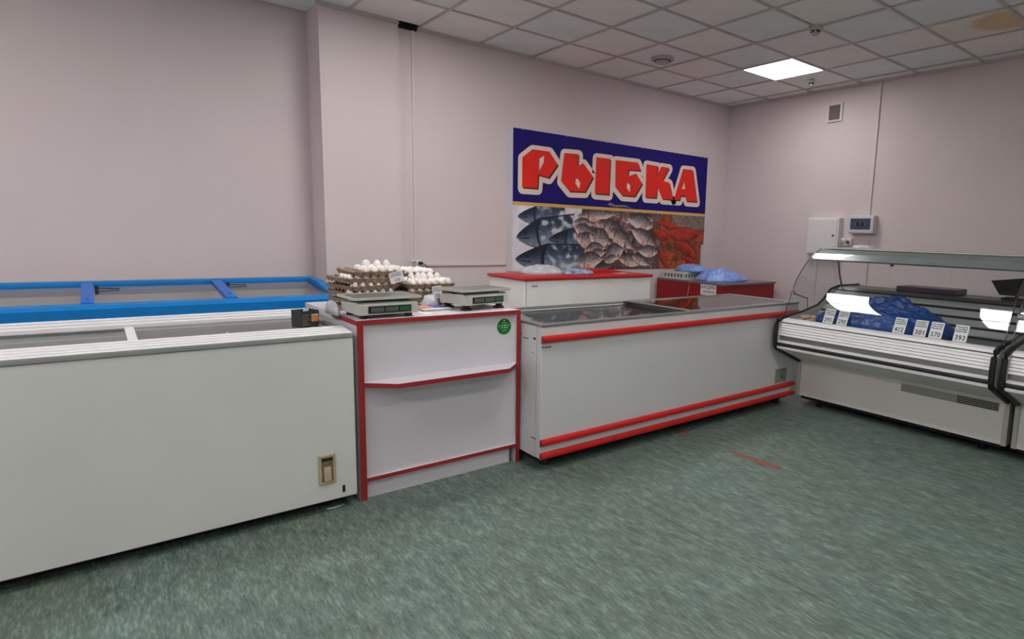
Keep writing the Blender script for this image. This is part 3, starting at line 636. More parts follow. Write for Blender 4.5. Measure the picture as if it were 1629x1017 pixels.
def crumple(name, cx, cy, z0, lx, ly, h, m, label, cat, seed, n=34, sharp=1.0, rz=0.0, edge=0.0, peak=None):
    """a crumpled closed bag: bumpy upper sheet over a flat underside"""
    b = bm_new()
    def env(u, v):
        r = math.hypot((u-0.5)*2, (v-0.5)*2*(1.0)); e = max(0, 1-r**2.4)
        if peak: e = e*(0.45+0.75*math.exp(-(((u-peak[0])/0.20)**2+((v-peak[1])/0.34)**2)))
        return e
    def f(u, v):
        x = (u-0.5)*lx; y = (v-0.5)*ly; e = env(u, v)
        rd = 1-abs(noise.noise(Vector((u*7+seed, v*6, seed))))*1.3*sharp; r2 = noise.noise(Vector((u*19+seed, v*17, 2*seed)))
        r3 = 1-abs(noise.noise(Vector((u*13+seed, v*12-seed, 3.3*seed))))*2
        z = h*(e**0.5)*(0.74+0.22*rd+0.07*r2*sharp+0.10*r3*sharp)
        wob = 1+0.10*noise.noise(Vector((u*3+seed, v*3, 7)))
        return (x*wob, y*wob, max(0.001, z))
    nr, na = max(6, n//2), 2*n; rings = []
    ctr = b.verts.new(f(0.5, 0.5))
    for i in range(1, nr+1):
        r = i/nr; ring = []
        for k in range(na):
            a = 2*PI*k/na; lob = 1+0.13*noise.noise(Vector((math.cos(a)*2.2+seed, math.sin(a)*2.2, seed)))+0.05*noise.noise(Vector((math.cos(a)*7, math.sin(a)*7, seed)))
            x, y, z = f(0.5+0.5*r*math.cos(a), 0.5+0.5*r*math.sin(a))
            ring.append(b.verts.new((x*lob, y*lob, z if i < nr else 0.0)))
        rings.append(ring)
    for k in range(na): b.faces.new((ctr, rings[0][k], rings[0][(k+1) % na]))
    for p, q in zip(rings, rings[1:]):
        for k in range(na): b.faces.new((p[k], q[k], q[(k+1) % na], p[(k+1) % na]))
    b.faces.new(list(reversed(rings[-1])))
    o = obj(name, b, m, None, smooth=True); o.location = (cx, cy, z0); o.rotation_euler = (0, 0, rz)
    tag(o, label, cat); return o
crumple('plastic_bag', -3.38, -0.50, RT+0.0025, 0.44, 0.40, 0.085, 'bagclear', 'crumpled clear plastic bag on the left of the red freezer lid', 'plastic bag', 1.3)
crumple('plastic_bag', -3.02, -0.62, RT+0.0025, 0.36, 0.24, 0.05, 'bagprint', 'white and blue crumpled bag in the middle of the red freezer lid', 'plastic bag', 4.1)
o = obj('paper_sheet', box(bm_new(), (-2.55, -0.70, RT-0.001), (-2.40, -0.62, RT+0.001)), 'paper', None, loc=(-2.5, -0.66, RT)); tag(o, 'small white paper lying on the right of the red freezer lid', 'paper')

# ================================================================== MAROON TABLE
t = thing('service_counter', 'dark red service counter with grey top in the far corner', 'counter', (-0.77, -0.55, 0))
TX0, TX1, TY0, TY1, TT = -1.29, -0.30, -1.07, -0.03, 0.88
bx('top', (TX0-0.01, TY0-0.012, TT-0.022), (TX1+0.02, TY1, TT), 'darktop', t, 0.002)
bx('side_panel', (TX0, TY0+0.02, 0), (TX0+0.02, TY1, TT-0.022), 'maroon', t)
bx('side_panel', (TX1-0.02, TY0+0.02, 0), (TX1, TY1, TT-0.022), 'maroon', t)
bx('front_panel', (TX0, TY0, 0), (TX1, TY0+0.02, TT-0.022), 'maroon', t)
bx('back_panel', (TX0+0.02, TY1-0.02, 0), (TX1-0.02, TY1, TT-0.022), 'maroon', t)
# the sign on the left face (faces -x)
sg = thing('price_sign', 'white paper sign reading АКЦИЯ on the dark red counter', 'sign', (TX0-0.003, -0.86, 0.72))
bx('sheet', (TX0-0.004, -0.975, 0.735), (TX0-0.0005, -0.745, 0.868), 'paper', sg)
R_ = (PI/2, 0, -PI/2)
text('lettering', 'АКЦИЯ', 'ink', sg, 0.20, (-0.0022, 0.005, 0.106), R_, 0.052, 0.004)
b = bm_new()
for k in range(9): box(b, (TX0-0.0052, -0.955+k*0.021, 0.765), (TX0-0.0042, -0.942+k*0.021, 0.765+0.012+0.008*(k % 2)))
obj('small_print', b, 'greyink', sg)
o = obj('white_cord', tube(bm_new(), [(-1.16, -0.62, TT+0.03), (-1.25, -0.60, TT+0.02), (-1.307, -0.585, TT-0.01), (-1.308, -0.575, 0.80), (-1.309, -0.56, 0.70)], 0.003, 6), 'lightgrey', None, loc=(-1.2, -0.58, 0.88)); tag(o, 'thin pale cord hanging over the edge of dark red counter', 'cord')
# crate: box with slots
t = thing('plastic_crate', 'white slotted plastic crate under blue bags on dark red counter', 'crate', (-1.04, -0.25, TT))
cx0, cx1, cy0, cy1 = -1.24, -0.92, -0.43, -0.06; zc0, zc1 = TT, TT+0.095
b = bm_new(); box(b, (cx0, cy0, zc0), (cx1, cy1, zc0+0.006))
for z0, z1 in ((zc0+0.006, zc0+0.022), (zc1-0.03, zc1)):
    box(b, (cx0, cy0, z0), (cx0+0.008, cy1, z1)); box(b, (cx1-0.008, cy0, z0), (cx1, cy1, z1)); box(b, (cx0+0.008, cy0, z0), (cx1-0.008, cy0+0.008, z1)); box(b, (cx0+0.008, cy1-0.008, z0), (cx1-0.008, cy1, z1))
obj('crate_frame', b, 'crate', t)
for k in range(7): bx('slat', (cx0+0.001, cy0+0.01+k*0.054, zc0+0.022), (cx0+0.007, cy0+0.03+k*0.054, zc1-0.03), 'crate', t)
for k in range(6): bx('slat', (cx0+0.01+k*0.05, cy0+0.001, zc0+0.022), (cx0+0.03+k*0.05, cy0+0.007, zc1-0.03), 'crate', t)
bx('inner_wall', (cx0+0.02, cy0+0.02, zc0+0.006), (cx1-0.02, cy1-0.02, zc1-0.035), 'greyink', t)
crumple('plastic_bag', -0.98, -0.30, zc1, 0.40, 0.50, 0.085, 'bagblue', 'pale blue crumpled bags heaped over the white crate', 'plastic bag', 2.2, n=40, rz=-0.7)
crumple('plastic_bag', -0.82, -0.68, TT, 0.90, 0.54, 0.155, 'bagblue', 'pale blue crumpled bag on dark red counter right of crate', 'plastic bag', 6.4, n=54, rz=0.35, sharp=1.3, peak=(0.3, 0.55))
#COUNTER
# ================================================================== SALES COUNTER
KX0, KX1, KY0, KY1, KT = -5.735, -4.785, -2.345, -1.93, 0.94
t = thing('sales_counter', 'white laminate shop counter with dark red edging and small front shelf', 'counter', (-5.26, -2.1, 0))
b = bm_new(); box(b, (KX0, KY0+0.004, KT-0.024), (KX1, KY1, KT)); obj('top', b, 'lam', t)
b = bm_new(); box(b, (KX0, KY0-0.001, KT-0.024), (KX1, KY0+0.004, KT+0.0005)); box(b, (KX0-0.003, KY0, KT-0.024), (KX0, KY1, KT+0.0005)); obj('top_edging', b, 'rededge', t)
for x0, x1, ew in ((KX0, KX0+0.03, 0), (KX1-0.024, KX1, 0)):
    s = bx('side_panel', (x0, KY0+0.006, 0), (x1, KY1-0.01, KT-0.024), 'lam', t)
    bx('edging', (x0, KY0, 0), (x1, KY0+0.006, KT-0.024), 'rededge', s)
ix0, ix1, fy = KX0+0.03, KX1-0.024, KY0+0.022
bx('upper_panel', (ix0, fy, 0.622), (ix1, fy+0.016, KT-0.024), 'lam', t)
bx('lower_panel', (ix0, fy, 0.115), (ix1, fy+0.016, 0.598), 'lam', t)
pts = [(ix0, fy), (ix1, fy), (ix1, fy-0.022), (ix1-0.115, fy-0.13), (ix0+0.13, fy-0.13), (ix0, fy-0.022)]
sh = obj('front_shelf', prism(bm_new(), pts, 2, 0.60, 0.622), 'lam', t)
eb = bm_new()
ed = [(ix1, fy-0.022), (ix1-0.115, fy-0.13), (ix0+0.13, fy-0.13), (ix0, fy-0.022)]
for (xa, ya), (xb, yb_) in zip(ed, ed[1:]):
    d = Vector((xb-xa, yb_-ya)).normalized(); n = Vector((-d.y, d.x))*(-0.003)
    if n.y > 0: n = -n
    prism(eb, [(xa, ya), (xb, yb_), (xb+n.x, yb_+n.y), (xa+n.x, ya+n.y)], 2, 0.599, 0.6225)
obj('shelf_edging', eb, 'rededge', sh)
bs = bx('bottom_board', (ix0, KY0+0.006, 0.098), (ix1, KY1-0.02, 0.115), 'lam', t)
bx('board_edging', (ix0, KY0, 0.097), (ix1, KY0+0.006, 0.116), 'rededge', bs)
bx('plinth', (ix0, KY0+0.03, 0), (ix1-0.03, KY0+0.046, 0.098), 'lam', t)
# round sticker
sx, sz, sy = -4.885, 0.845, fy
st = obj('round_sticker', lathe(bm_new(), [(0.050, 0.0), (0.050, -0.001)], (sx, sy, sz), 32, 1), 'palegreen', t)
obj('sticker_disc', lathe(bm_new(), [(0.047, -0.0008), (0.047, -0.0016)], (sx, sy, sz), 32, 1), 'green', st)
b = bm_new()
for x, z, w_, h_ in ((0, .036, .010, .008), (0, .022, .03, .003), (-.032, .006, .010, .004), (-.014, .007, .010, .006), (.006, .008, .018, .007), (.028, .008, .012, .004), (-.014, -.006, .013, .005), (.004, -.006, .013, .006), (.02, -.005, .012, .005), (-.006, -.024, .008, .003), (.006, -.022, .014, .003)):
    box(b, (sx+x-w_/2, sy-0.0022, sz+z-h_/2), (sx+x+w_/2, sy-0.0015, sz+z+h_/2))
obj('sticker_print', b, 'palegreen', st)

# ---- scales
def scale(loc, rz, label, lean=0):
    t = thing('weighing_scale', label, 'scale', loc, rz)
    L = dict(world=False)
    b = bm_new(); prism(b, [(-0.135, 0.022), (0.12, 0.022), (0.12, 0.07), (-0.10, 0.085), (-0.135, 0.072)], 0, -0.155, 0.155); obj('housing', b, 'lightgrey', t, **L)
    b = prism(bm_new(), [(-0.139, 0.03), (-0.134, 0.03), (-0.134, 0.066), (-0.139, 0.066)], 0, -0.11, 0.115); d = obj('display', b, 'lcd', t, **L)
    for k, (a, c) in enumerate(((-0.098, -0.03), (-0.022, 0.045), (0.053, 0.108))):
        obj('display_window', box(bm_new(), (a, -0.1405, 0.036), (c, -0.1388, 0.060)), 'lcdgreen' if k == 2 else 'lcd2', d, **L)
    obj('neck', box(bm_new(), (-0.12, -0.09, 0.078), (0.12, 0.09, 0.094)), 'black', t, **L)
    p = obj('platter', box(bm_new(), (-0.175, -0.13, 0.094), (0.175, 0.12, 0.106), 0.004, 2), 'steel', t, **L)
    b = bm_new(); box(b, (-0.176, -0.132, 0.098), (-0.172, 0.121, 0.110)); box(b, (0.172, -0.132, 0.098), (0.176, 0.121, 0.110)); box(b, (-0.172, 0.117, 0.098), (0.172, 0.121, 0.110)); box(b, (-0.172, -0.132, 0.098), (0.172, -0.128, 0.110))
    obj('platter_lip', b, 'lightgrey', p, **L)
    for x in (-0.12, 0.12):
        for y in (-0.09, 0.09): obj('foot', lathe(bm_new(), [(0.016, 0), (0.02, 0.004), (0.02, 0.018), (0.012, 0.024)], (x, y, 0), 12), 'black', t, **L)
    return t
scale((-5.565, -2.185, KT), math.radians(2), 'grey steel weighing scale on the left end of the white counter')
s2 = scale((-4.975, -2.12, KT+0.012), math.radians(9), 'paler weighing scale raised on blocks on the right end of counter')
for k, (x, y, m, lb) in enumerate(((0.118, -0.088, 'burgundy', 'dark reddish block'), (-0.118, -0.088, 'black', ''), (0.118, 0.088, 'black', ''), (-0.118, 0.088, 'black', ''))):
    o = obj('foot_block', box(bm_new(), (x-0.028, y-0.022, -0.012), (x+0.028, y+0.022, 0.0005), 0.004), m, s2, world=False)
    if lb: lab(o, lb)
b = bm_new(); ob = crumple('plastic_bag', -5.19, -1.985, KT, 0.11, 0.10, 0.075, 'bagclear', 'clear plastic bag bunched at the left of right hand scale', 'plastic bag', 3.3, n=22)
crumple('plastic_bag', -5.755, -2.02, 0.94, 0.045, 0.22, 0.07, 'bagclear', 'clear plastic bag bunched at the left of left hand scale', 'plastic bag', 5.7, n=18)
t = thing('leaflet_tray', 'flat clear tray holding pink and blue leaflets between the scales', 'tray', (-5.235, -2.07, KT), math.radians(4))
obj('tray_base', box(bm_new(), (-0.085, -0.10, 0), (0.085, 0.07, 0.010), 0.003), 'lightgrey', t, world=False)
obj('tray_rim', box(bm_new(), (-0.088, -0.103, 0.010), (0.088, 0.073, 0.013)), 'paper', t, world=False)
o = obj('leaflet', box(bm_new(), (-0.085, -0.06, 0), (-0.005, 0.06, 0.003)), 'pinkpaper', None); o.location = (-5.235, -2.075, KT+0.0135); o.rotation_euler = (0, 0, 0.1); tag(o, 'pink leaflet on the flat tray between scales', 'leaflet')
o = obj('leaflet', box(bm_new(), (0.005, -0.06, 0), (0.082, 0.06, 0.003)), 'bluepaper', None); o.location = (-5.235, -2.075, KT+0.0135); o.rotation_euler = (0, 0, -0.05); tag(o, 'blue leaflet on the flat tray between scales', 'leaflet')
o = obj('paper_sheet', box(bm_new(), (-5.36, -2.27, KT), (-5.30, -2.0, KT+0.0015)), 'paper', None, loc=(-5.33, -2.1, KT)); tag(o, 'white paper lying between left scale and leaflet tray', 'paper')

# ================================================================== EGGS
ET = 0.915
t = thing('back_table', 'plain pale table behind the counter carrying the egg trays', 'table', (-5.3, -1.62, 0))
bx('table_top', (-5.70, -1.915, ET-0.03), (-4.93, -1.25, ET), 'lam', t)
for x in (-5.66, -4.97):
    for y in (-1.875, -1.29): bx('leg', (x-0.02, y-0.02, 0), (x+0.02, y+0.02, ET-0.03), 'alu', t)
PIT = 0.047; NXc, NYc = 6, 6
def tray_mesh():
    n = 8; b = bm_new(); hx = PIT*NXc/2; hy = PIT*NYc/2
    def f(u, v):
        x = (u-0.5)*2*(hx+0.012); y = (v-0.5)*2*(hy+0.012)
        inside = abs(x) <= hx and abs(y) <= hy
        z = 0.031
        if inside: z = 0.022-0.018*math.cos(2*PI*x/PIT+ (PI if NXc % 2 == 0 else 0))*0 + 0.0
        if inside:
            cx = math.cos(2*PI*(x/PIT)) * (-1 if NXc % 2 == 0 else 1); cy = math.cos(2*PI*(y/PIT)) * (-1 if NYc % 2 == 0 else 1)
            z = 0.021-0.010*cx-0.010*cy
        return (x, y, z)
    sheet(b, 44, 44, f)
    bound = [e for e in b.edges if len(e.link_faces) == 1]
    r = bmesh.ops.extrude_edge_only(b, edges=bound)
    nb = [e for e in r['geom'] if isinstance(e, bmesh.types.BMEdge)]
    for v in r['geom']:
        if isinstance(v, bmesh.types.BMVert):
            w_ = abs(math.sin(PI*(v.co.x+hx)/PIT)*math.sin(PI*(v.co.y+hy)/PIT)) if False else 0.5-0.5*math.cos(2*PI*((v.co.x+hx) if abs(v.co.y) > hy else (v.co.y+hy))/PIT)
            v.co.z = 0.024; v.co.x *= 0.985-0.04*(1-w_); v.co.y *= 0.985-0.04*(1-w_)
    r = bmesh.ops.extrude_edge_only(b, edges=[e for e in b.edges if len(e.link_faces) == 1])
    for v in r['geom']:
        if isinstance(v, bmesh.types.BMVert):
            w_ = 0.5-0.5*math.cos(2*PI*((v.co.x+hx) if abs(v.co.y) > hy*0.93 else (v.co.y+hy))/PIT)
            v.co.z = 0.012-0.012*w_; v.co.x *= 0.965; v.co.y *= 0.965
    me = bpy.data.meshes.new('egg_tray'); b.to_mesh(me); b.free(); me.materials.append(MT['pulp'])
    for p in me.polygons: p.use_smooth = True
    return me
TRAY = tray_mesh()
eb = bm_new(); bmesh.ops.create_uvsphere(eb, u_segments=14, v_segments=9, radius=1.0)
for v in eb.verts:
    z = v.co.z; r = 0.0215*(1-0.10*z); v.co = Vector((v.co.x*r, v.co.y*r, 0.028*z))
EGG = bpy.data.meshes.new('egg'); eb.to_mesh(EGG); eb.free(); EGG.materials.append(MT['egg'])
for p in EGG.polygons: p.use_smooth = True
def tray(x, y, z, rz, label, group):
    o = bpy.data.objects.new('egg_tray', TRAY); COL.objects.link(o); o.location = (x, y, z); o.rotation_euler = (random.uniform(-0.012, 0.012), random.uniform(-0.012, 0.012), rz)
    return tag(o, label, 'egg tray', group)
def eggs(x, y, z, rz, cells, label, group, dz=0.034):
    for i, j in cells:
        ox, oy = (i-(NXc-1)/2)*PIT, (j-(NYc-1)/2)*PIT; c, s = math.cos(rz), math.sin(rz)
        o = bpy.data.objects.new('egg', EGG); COL.objects.link(o)
        o.location = (x+ox*c-oy*s, y+ox*s+oy*c, z+dz+random.uniform(-0.002, 0.002)); o.rotation_euler = (random.uniform(-.15, .15), random.uniform(-.15, .15), 0)
        lb = label(i, j, cells.index((i, j))) if callable(label) else label
        tag(o, lb, 'egg', group)
ALL = [(i, j) for i in range(NXc) for j in range(NYc)]
EDGE = [(i, 0) for i in range(NXc)] + [(0, j) for j in range(1, 4)]
SP = 0.0405
stacks = [('left', -5.455, -1.745, 6, 0.0), ('right', -5.148, -1.755, 4, 0.06), ('rear', -5.10, -1.43, 5, -0.03)]
for nm, x, y, n, rz in stacks:
    z = ET+0.003
    for k in range(n):
        jx, jr = random.uniform(-0.008, 0.008), random.uniform(-0.05, 0.05)
        if nm == 'left' and 1 <= k <= n-2: jx -= 0.05; jr = 0.16*(0.5+0.5*((k) % 2))
        if nm == 'left' and k == 0: jx -= 0.03
        top = k == n-1
        what = 'topmost grey pulp egg tray of the %s stack behind the scales' % nm if top else 'grey pulp egg tray, %s from the top of the %s egg stack' % (ORD[n-k-1], nm)
        tray(x+jx, y, z, rz+jr, what, None if top else 'lower trays of the %s egg stack' % nm)
        if top:
            cells = ALL if nm != 'left' else [c for c in ALL if c[0] > 0 and c[1] < 4]
            eggs(x+jx, y, z, rz+jr, cells, (lambda i, j, k, nm=nm: 'white egg, %s from left, %s row, top tray of %s egg stack' % (ORD[i], 'front' if j == 0 else ORD[j], nm)), 'eggs in the top tray of the %s stack' % nm)
            if nm == 'left': up = [(1.5, 1.5), (2.0, 2.5), (3.0, 1.5), (4.2, 1.6)]
            elif nm == 'right': up = [(1.5, 1.5), (2.3, 1.5), (3.3, 1.5), (4.2, 1.5), (1.0, 2.5), (2.6, 2.5), (3.6, 2.5)]
            else: up = []
            eggs(x+jx, y, z+0.030, rz+jr, up, (lambda i, j, k, nm=nm: 'loose white egg resting on top of the %s egg stack, number %s of the %s crowning eggs' % (nm, ORD[k], 'raised') if False else 'loose white egg crowning the %s stack, %s of them from left' % (nm, ORD[k])), 'loose eggs crowning the %s stack' % nm)
        else:
            eggs(x+jx, y, z, rz+jr, [(i, 0) for i in range(NXc)] + ([(0, 1), (0, 2)] if (nm, k) == ('left', n-2) else []), (lambda i, j, k_, nm=nm, d=n-k: 'half hidden white egg, %s tray down in %s stack, %s' % (ORD[d-1], nm, ('%s along the front' % ORD[i]) if j == 0 else ('%s along the left side' % ORD[j]))), 'eggs between lower trays of the %s stack' % nm, 0.029)
        z += SP
def card(name, loc, rot, w_, h_, label, num, lines=3, numw=0.6, cat='price card', group=None, ink='ink'):
    t = thing(name, label, cat, loc, 0, group); t.rotation_euler = rot
    obj('card', box(bm_new(), (-w_/2, -0.0008, 0), (w_/2, 0.0008, h_)), 'paper', t, world=False)
    b = bm_new(); rr = random.Random(num)
    for k in range(lines):
        z = h_*(0.93-0.13*k) - h_*0.06; x = -w_*0.42
        while x < w_*0.36:
            l = w_*rr.uniform(0.06, 0.14); box(b, (x, -0.0016, z-h_*0.03*rr.uniform(.6, 1.3)), (min(x+l, w_*0.44), -0.0008, z+h_*0.035*rr.uniform(.6, 1.3))); x += l+w_*0.035
    obj('printed_lines', b, 'blueink' if ink == 'blueink' else 'ink', t, world=False)
    text('price_digits', num, 'ink', t, w_*numw, (0, -0.0014, h_*0.24), (PI/2, 0, 0), h_*0.30, 0.02)
    return t
card('price_card', (-5.362, -1.928, 1.088), (0.12, -0.25, 0.0), 0.082, 0.064, 'tilted white price card leaning on the left egg stack', '133', 3, 0.4, ink='blueink')
card('price_card', (-5.118, -1.934, 0.985), (0.05, -0.12, 0), 0.06, 0.075, 'white price card below the right egg stack rim beside right scale', '102', 3, 0.5, ink='blueink')
#DISPLAY
# ================================================================== DISPLAY CASE
def display_case(y0, y1, label):
    """y0: left end (nearer the long freezer), y1: right end, y1 < y0"""
    t = thing('display_case', label, 'display case', (-1.85, (y0+y1)/2, 0))
    a, b_ = y1+0.03, y0-0.03
    def pr(name, pts, m, par=t, s=a, e=b_): return obj(name, prism(bm_new(), pts, 1, s, e), m, par)
    pr('base_panel', [(-2.15, 0.085), (-1.25, 0.085), (-1.25, 0.60), (-2.10, 0.60), (-2.15, 0.385)], 'casewhite')
    pr('base_shade', [(-2.12, 0.055), (-1.28, 0.055), (-1.28, 0.084), (-2.12, 0.084)], 'darkgap')  # black slab paints the shade in the gap under the base
    pr('undercut_panel', [(-2.15, 0.385), (-2.10, 0.60), (-2.48, 0.545), (-2.50, 0.535), (-2.52, 0.53)], 'casewhite')
    pr('fascia_core', [(-2.10, 0.60), (-2.48, 0.545), (-2.49, 0.735), (-2.40, 0.738), (-2.10, 0.735)], 'greyplas')
    pr('lower_lip', [(-2.485, 0.532), (-2.535, 0.532), (-2.54, 0.55), (-2.485, 0.555)], 'whiterail')
    pr('bumper_strip', [(-2.485, 0.556), (-2.532, 0.553), (-2.536, 0.566), (-2.532, 0.578), (-2.485, 0.578)], 'black')
    pr('upper_lip', [(-2.485, 0.579), (-2.53, 0.580), (-2.53, 0.594), (-2.485, 0.598)], 'whiterail')
    pr('price_rail', [(-2.485, 0.600), (-2.502, 0.602), (-2.500, 0.632), (-2.485, 0.634)], 'steel')
    for k in range(5):
        z = 0.636+k*0.0205; x = -2.515+k*0.006
        pr('fascia_slat', [(-2.488, z), (x-0.004, z+0.001), (x-0.001, z+0.010), (x+0.003, z+0.0175), (-2.488, z+0.018)], 'whiterail')
    pr('front_ledge', [(-2.40, 0.738), (-2.488, 0.742), (-2.480, 0.760), (-2.45, 0.768), (-2.40, 0.768)], 'whiterail')
    # end panels with their black rubber edge
    cont = [(-2.41, 0.772), (-2.18, 0.80), (-1.944, 0.845), (-1.85, 0.895), (-1.79, 0.945), (-1.738, 0.978), (-1.613, 1.0), (-1.25, 1.0)]
    prof = cont + [(-1.25, 0.08), (-2.15, 0.08), (-2.16, 0.385), (-2.525, 0.535), (-2.535, 0.60), (-2.52, 0.70), (-2.49, 0.755), (-2.45, 0.77)]
    for yy in (y0, y1):
        s, e = (yy-0.028, yy) if yy == y0 else (yy, yy+0.028)
        p = pr('end_panel', prof, 'lightgrey', t, s, e)
        m_ = (s+e)/2
        obj('rubber_edge', tube(bm_new(), [(x, m_, z+0.003) for x, z in cont], 0.011, 8), 'black', p)
        obj('end_bumper', tube(bm_new(), [(-2.42, m_, 0.775), (-2.47, m_, 0.772), (-2.515, m_, 0.755), (-2.538, m_, 0.72), (-2.545, m_, 0.64), (-2.54, m_, 0.56), (-2.525, m_, 0.533), (-2.40, m_, 0.482), (-2.26, m_, 0.424), (-2.17, m_, 0.388)], 0.018, 8), 'black', p)
    # tank
    pr('deck', [(-2.40, 0.738), (-2.385, 0.738), (-1.98, 0.738), (-1.98, 0.745), (-2.40, 0.745)], 'darksteel')
    pr('tank_back', [(-1.99, 0.745), (-1.86, 0.84), (-1.72, 0.945), (-1.62, 0.985), (-1.60, 0.985), (-1.60, 0.7), (-1.99, 0.7)], 'black')
    P0, P1 = Vector((-1.985, 0.752)), Vector((-1.665, 0.972))
    for k in range(4):
        c0 = P0+(P1-P0)*(k/4.0+0.03); c1 = P0+(P1-P0)*(k/4.0+0.185); n = Vector((-(P1-P0).y, (P1-P0).x)).normalized()*0.014
        pr('tank_louver', [(c0.x, c0.y), (c1.x, c1.y), (c1.x+n.x, c1.y+n.y), (c0.x+n.x*0.6, c0.y+n.y*0.6)], 'louver')
    pr('worktop', [(-1.66, 0.975), (-1.62, 0.998), (-1.25, 0.998), (-1.25, 0.975)], 'darksteel')
    # glass
    gp = [(-2.425, 0.770), (-2.385, 0.87), (-2.338, 0.968), (-2.290, 1.062), (-2.23, 1.135), (-2.162, 1.20), (-2.10, 1.25), (-2.02, 1.298), (-1.935, 1.330)]
    def smoothp(p, n=4):
        out = []
        for i in range(len(p)-1):
            p0, p1, p2, p3 = [Vector(p[max(0, min(len(p)-1, i+d))]) for d in (-1, 0, 1, 2)]
            for k in range(n):
                u = k/n; out.append(0.5*((2*p1)+(p2-p0)*u+(2*p0-5*p1+4*p2-p3)*u*u+(3*p1-p0-3*p2+p3)*u**3))
        return out+[Vector(p[-1])]
    gs = smoothp(gp)
    bm = bm_new(); V = [[bm.verts.new((q.x, yy, q.y)) for yy in (y1+0.004, y0-0.004)] for q in gs]
    for i in range(len(gs)-1): bm.faces.new((V[i][0], V[i][1], V[i+1][1], V[i+1][0]))
    bmesh.ops.recalc_face_normals(bm, faces=bm.faces)
    cg = obj('curved_front_glass', bm, 'showglass', t, smooth=True)
    for yy in (y0-0.004, y1+0.004):
        obj('glass_edge', tube(bm_new(), [(q.x, yy, q.y) for q in gs], 0.0035, 6), 'edgeglass', cg)
        side = [(q.x, q.y) for q in gs] + [(-1.56, 1.335), (-1.613, 1.003), (-1.738, 0.981), (-1.79, 0.948), (-1.85, 0.898), (-1.944, 0.848), (-2.18, 0.803)]
        bm = bm_new(); flatpoly(bm, [side], lambda u, v: (u, yy-0.008 if yy == y0-0.004 else yy+0.008, v)); obj('side_glass', bm, 'showglass', t)
    # canopy
    cs = [(-2.095, 1.246), (-2.015, 1.293), (-1.93, 1.326), (-1.52, 1.338), (-1.52, 1.318), (-1.92, 1.306), (-2.00, 1.272), (-2.08, 1.235)]
    ca = pr('canopy', cs, 'galv', t, y1+0.03, y0-0.02)
    pr('canopy_trim', [(-1.935, 1.332), (-1.935, 1.338), (-1.52, 1.345), (-1.52, 1.339)], 'lightgrey', ca, y1+0.03, y0-0.02)
    obj('lamp_tube', tube(bm_new(), [(-1.97, y1+0.1, 1.258), (-1.97, y1+0.75, 1.258)], 0.013, 10), 'darksteel', ca)
    obj('lamp_knob', lathe(bm_new(), [(0.014, 0.0), (0.016, -0.012), (0.008, -0.022)], (-2.05, y0-0.66, 1.24), 12), 'chrome', ca)
    for yy in (y0-0.035, y1+0.035): obj('canopy_post', tube(bm_new(), [(-1.60, yy, 0.998), (-1.66, yy, 1.12), (-1.72, yy, 1.31)], 0.009, 8), 'chrome', t)
    cl = obj('glass_clip', box(bm_new(), (-2.36, y0-0.03, 0.955), (-2.325, y0+0.006, 0.985), 0.005), 'chrome', t)
    obj('glass_stay', tube(bm_new(), [(-2.34, y0-0.03, 0.965), (-2.14, y0-0.03, 0.915), (-2.13, y0-0.03, 0.84)], 0.005, 6), 'darksteel', cl)
    # vent grille on the base
    bm = bm_new(); gy0, gy1 = y0-0.86, y0-1.50
    gr = obj('vent_grille', box(bm_new(), (-2.1545, gy1, 0.305), (-2.15, gy0, 0.365)), 'lightgrey', t)
    for k in range(4): bx('grille_louver', (-2.158, gy1+0.005, 0.311+k*0.0135), (-2.1545, gy0-0.005, 0.318+k*0.0135), 'steel', gr)
    for k in range(22):
        for j in range(4): box(bm, (-2.1595, gy1+0.006+k*0.0115, 0.3095+j*0.0135), (-2.1555, gy1+0.013+k*0.0115, 0.319+j*0.0135))
    mo = obj('grille_hole', bm, 'darkgap', gr); mo['kind'] = 'stuff'
    for yy in (y0-0.16, y1+0.16):
        for x in (-2.05, -1.38): obj('foot', lathe(bm_new(), [(0.025, 0), (0.03, 0.008), (0.018, 0.02), (0.018, 0.056)], (x, yy, 0), 12), 'black', t)
    return t
DY0, DY1 = -2.60, -4.16
display_case(DY0, DY1, 'curved glass refrigerated display case with blue bagged fish at right')
display_case(DY1-0.03, DY1-0.03-1.56, 'second curved glass display case cut off at the right picture edge')
# contents
crumple('plastic_bag', -2.15, -2.95, 0.746, 0.34, 0.44, 0.10, 'bagdeep', 'low deep blue bag in the left of the display case', 'plastic bag', 8.3, n=44, sharp=1.2)
crumple('plastic_bag', -2.13, -3.34, 0.746, 0.48, 0.92, 0.23, 'bagdeep', 'tall heaped deep blue bag in the middle of display case', 'plastic bag', 9.1, n=56, sharp=1.2, peak=(0.62, 0.60))
rr = random.Random(12)
for k in range(9):
    b = bm_new(); bmesh.ops.create_uvsphere(b, u_segments=10, v_segments=6, radius=1.0)
    for v in b.verts: v.co = Vector((v.co.x*0.020*(1-0.4*abs(v.co.y)), v.co.y*0.055+0.01*v.co.y**2, v.co.z*0.013))
    o = obj('fish_fillet', b, 'fillet', None, smooth=True); o.location = (-2.30+0.055*(k % 3)+rr.uniform(-.006, .006), -2.70-0.042*(k//3), 0.760+0.018*(k % 2)); o.rotation_euler = (0.0, 0.1, rr.uniform(0.8, 1.7))
    tag(o, 'pale pinkish fish piece in display case, %s row, %s from front' % (ORD[k//3], ORD[k % 3]), 'fish', 'fish pieces in the display case')
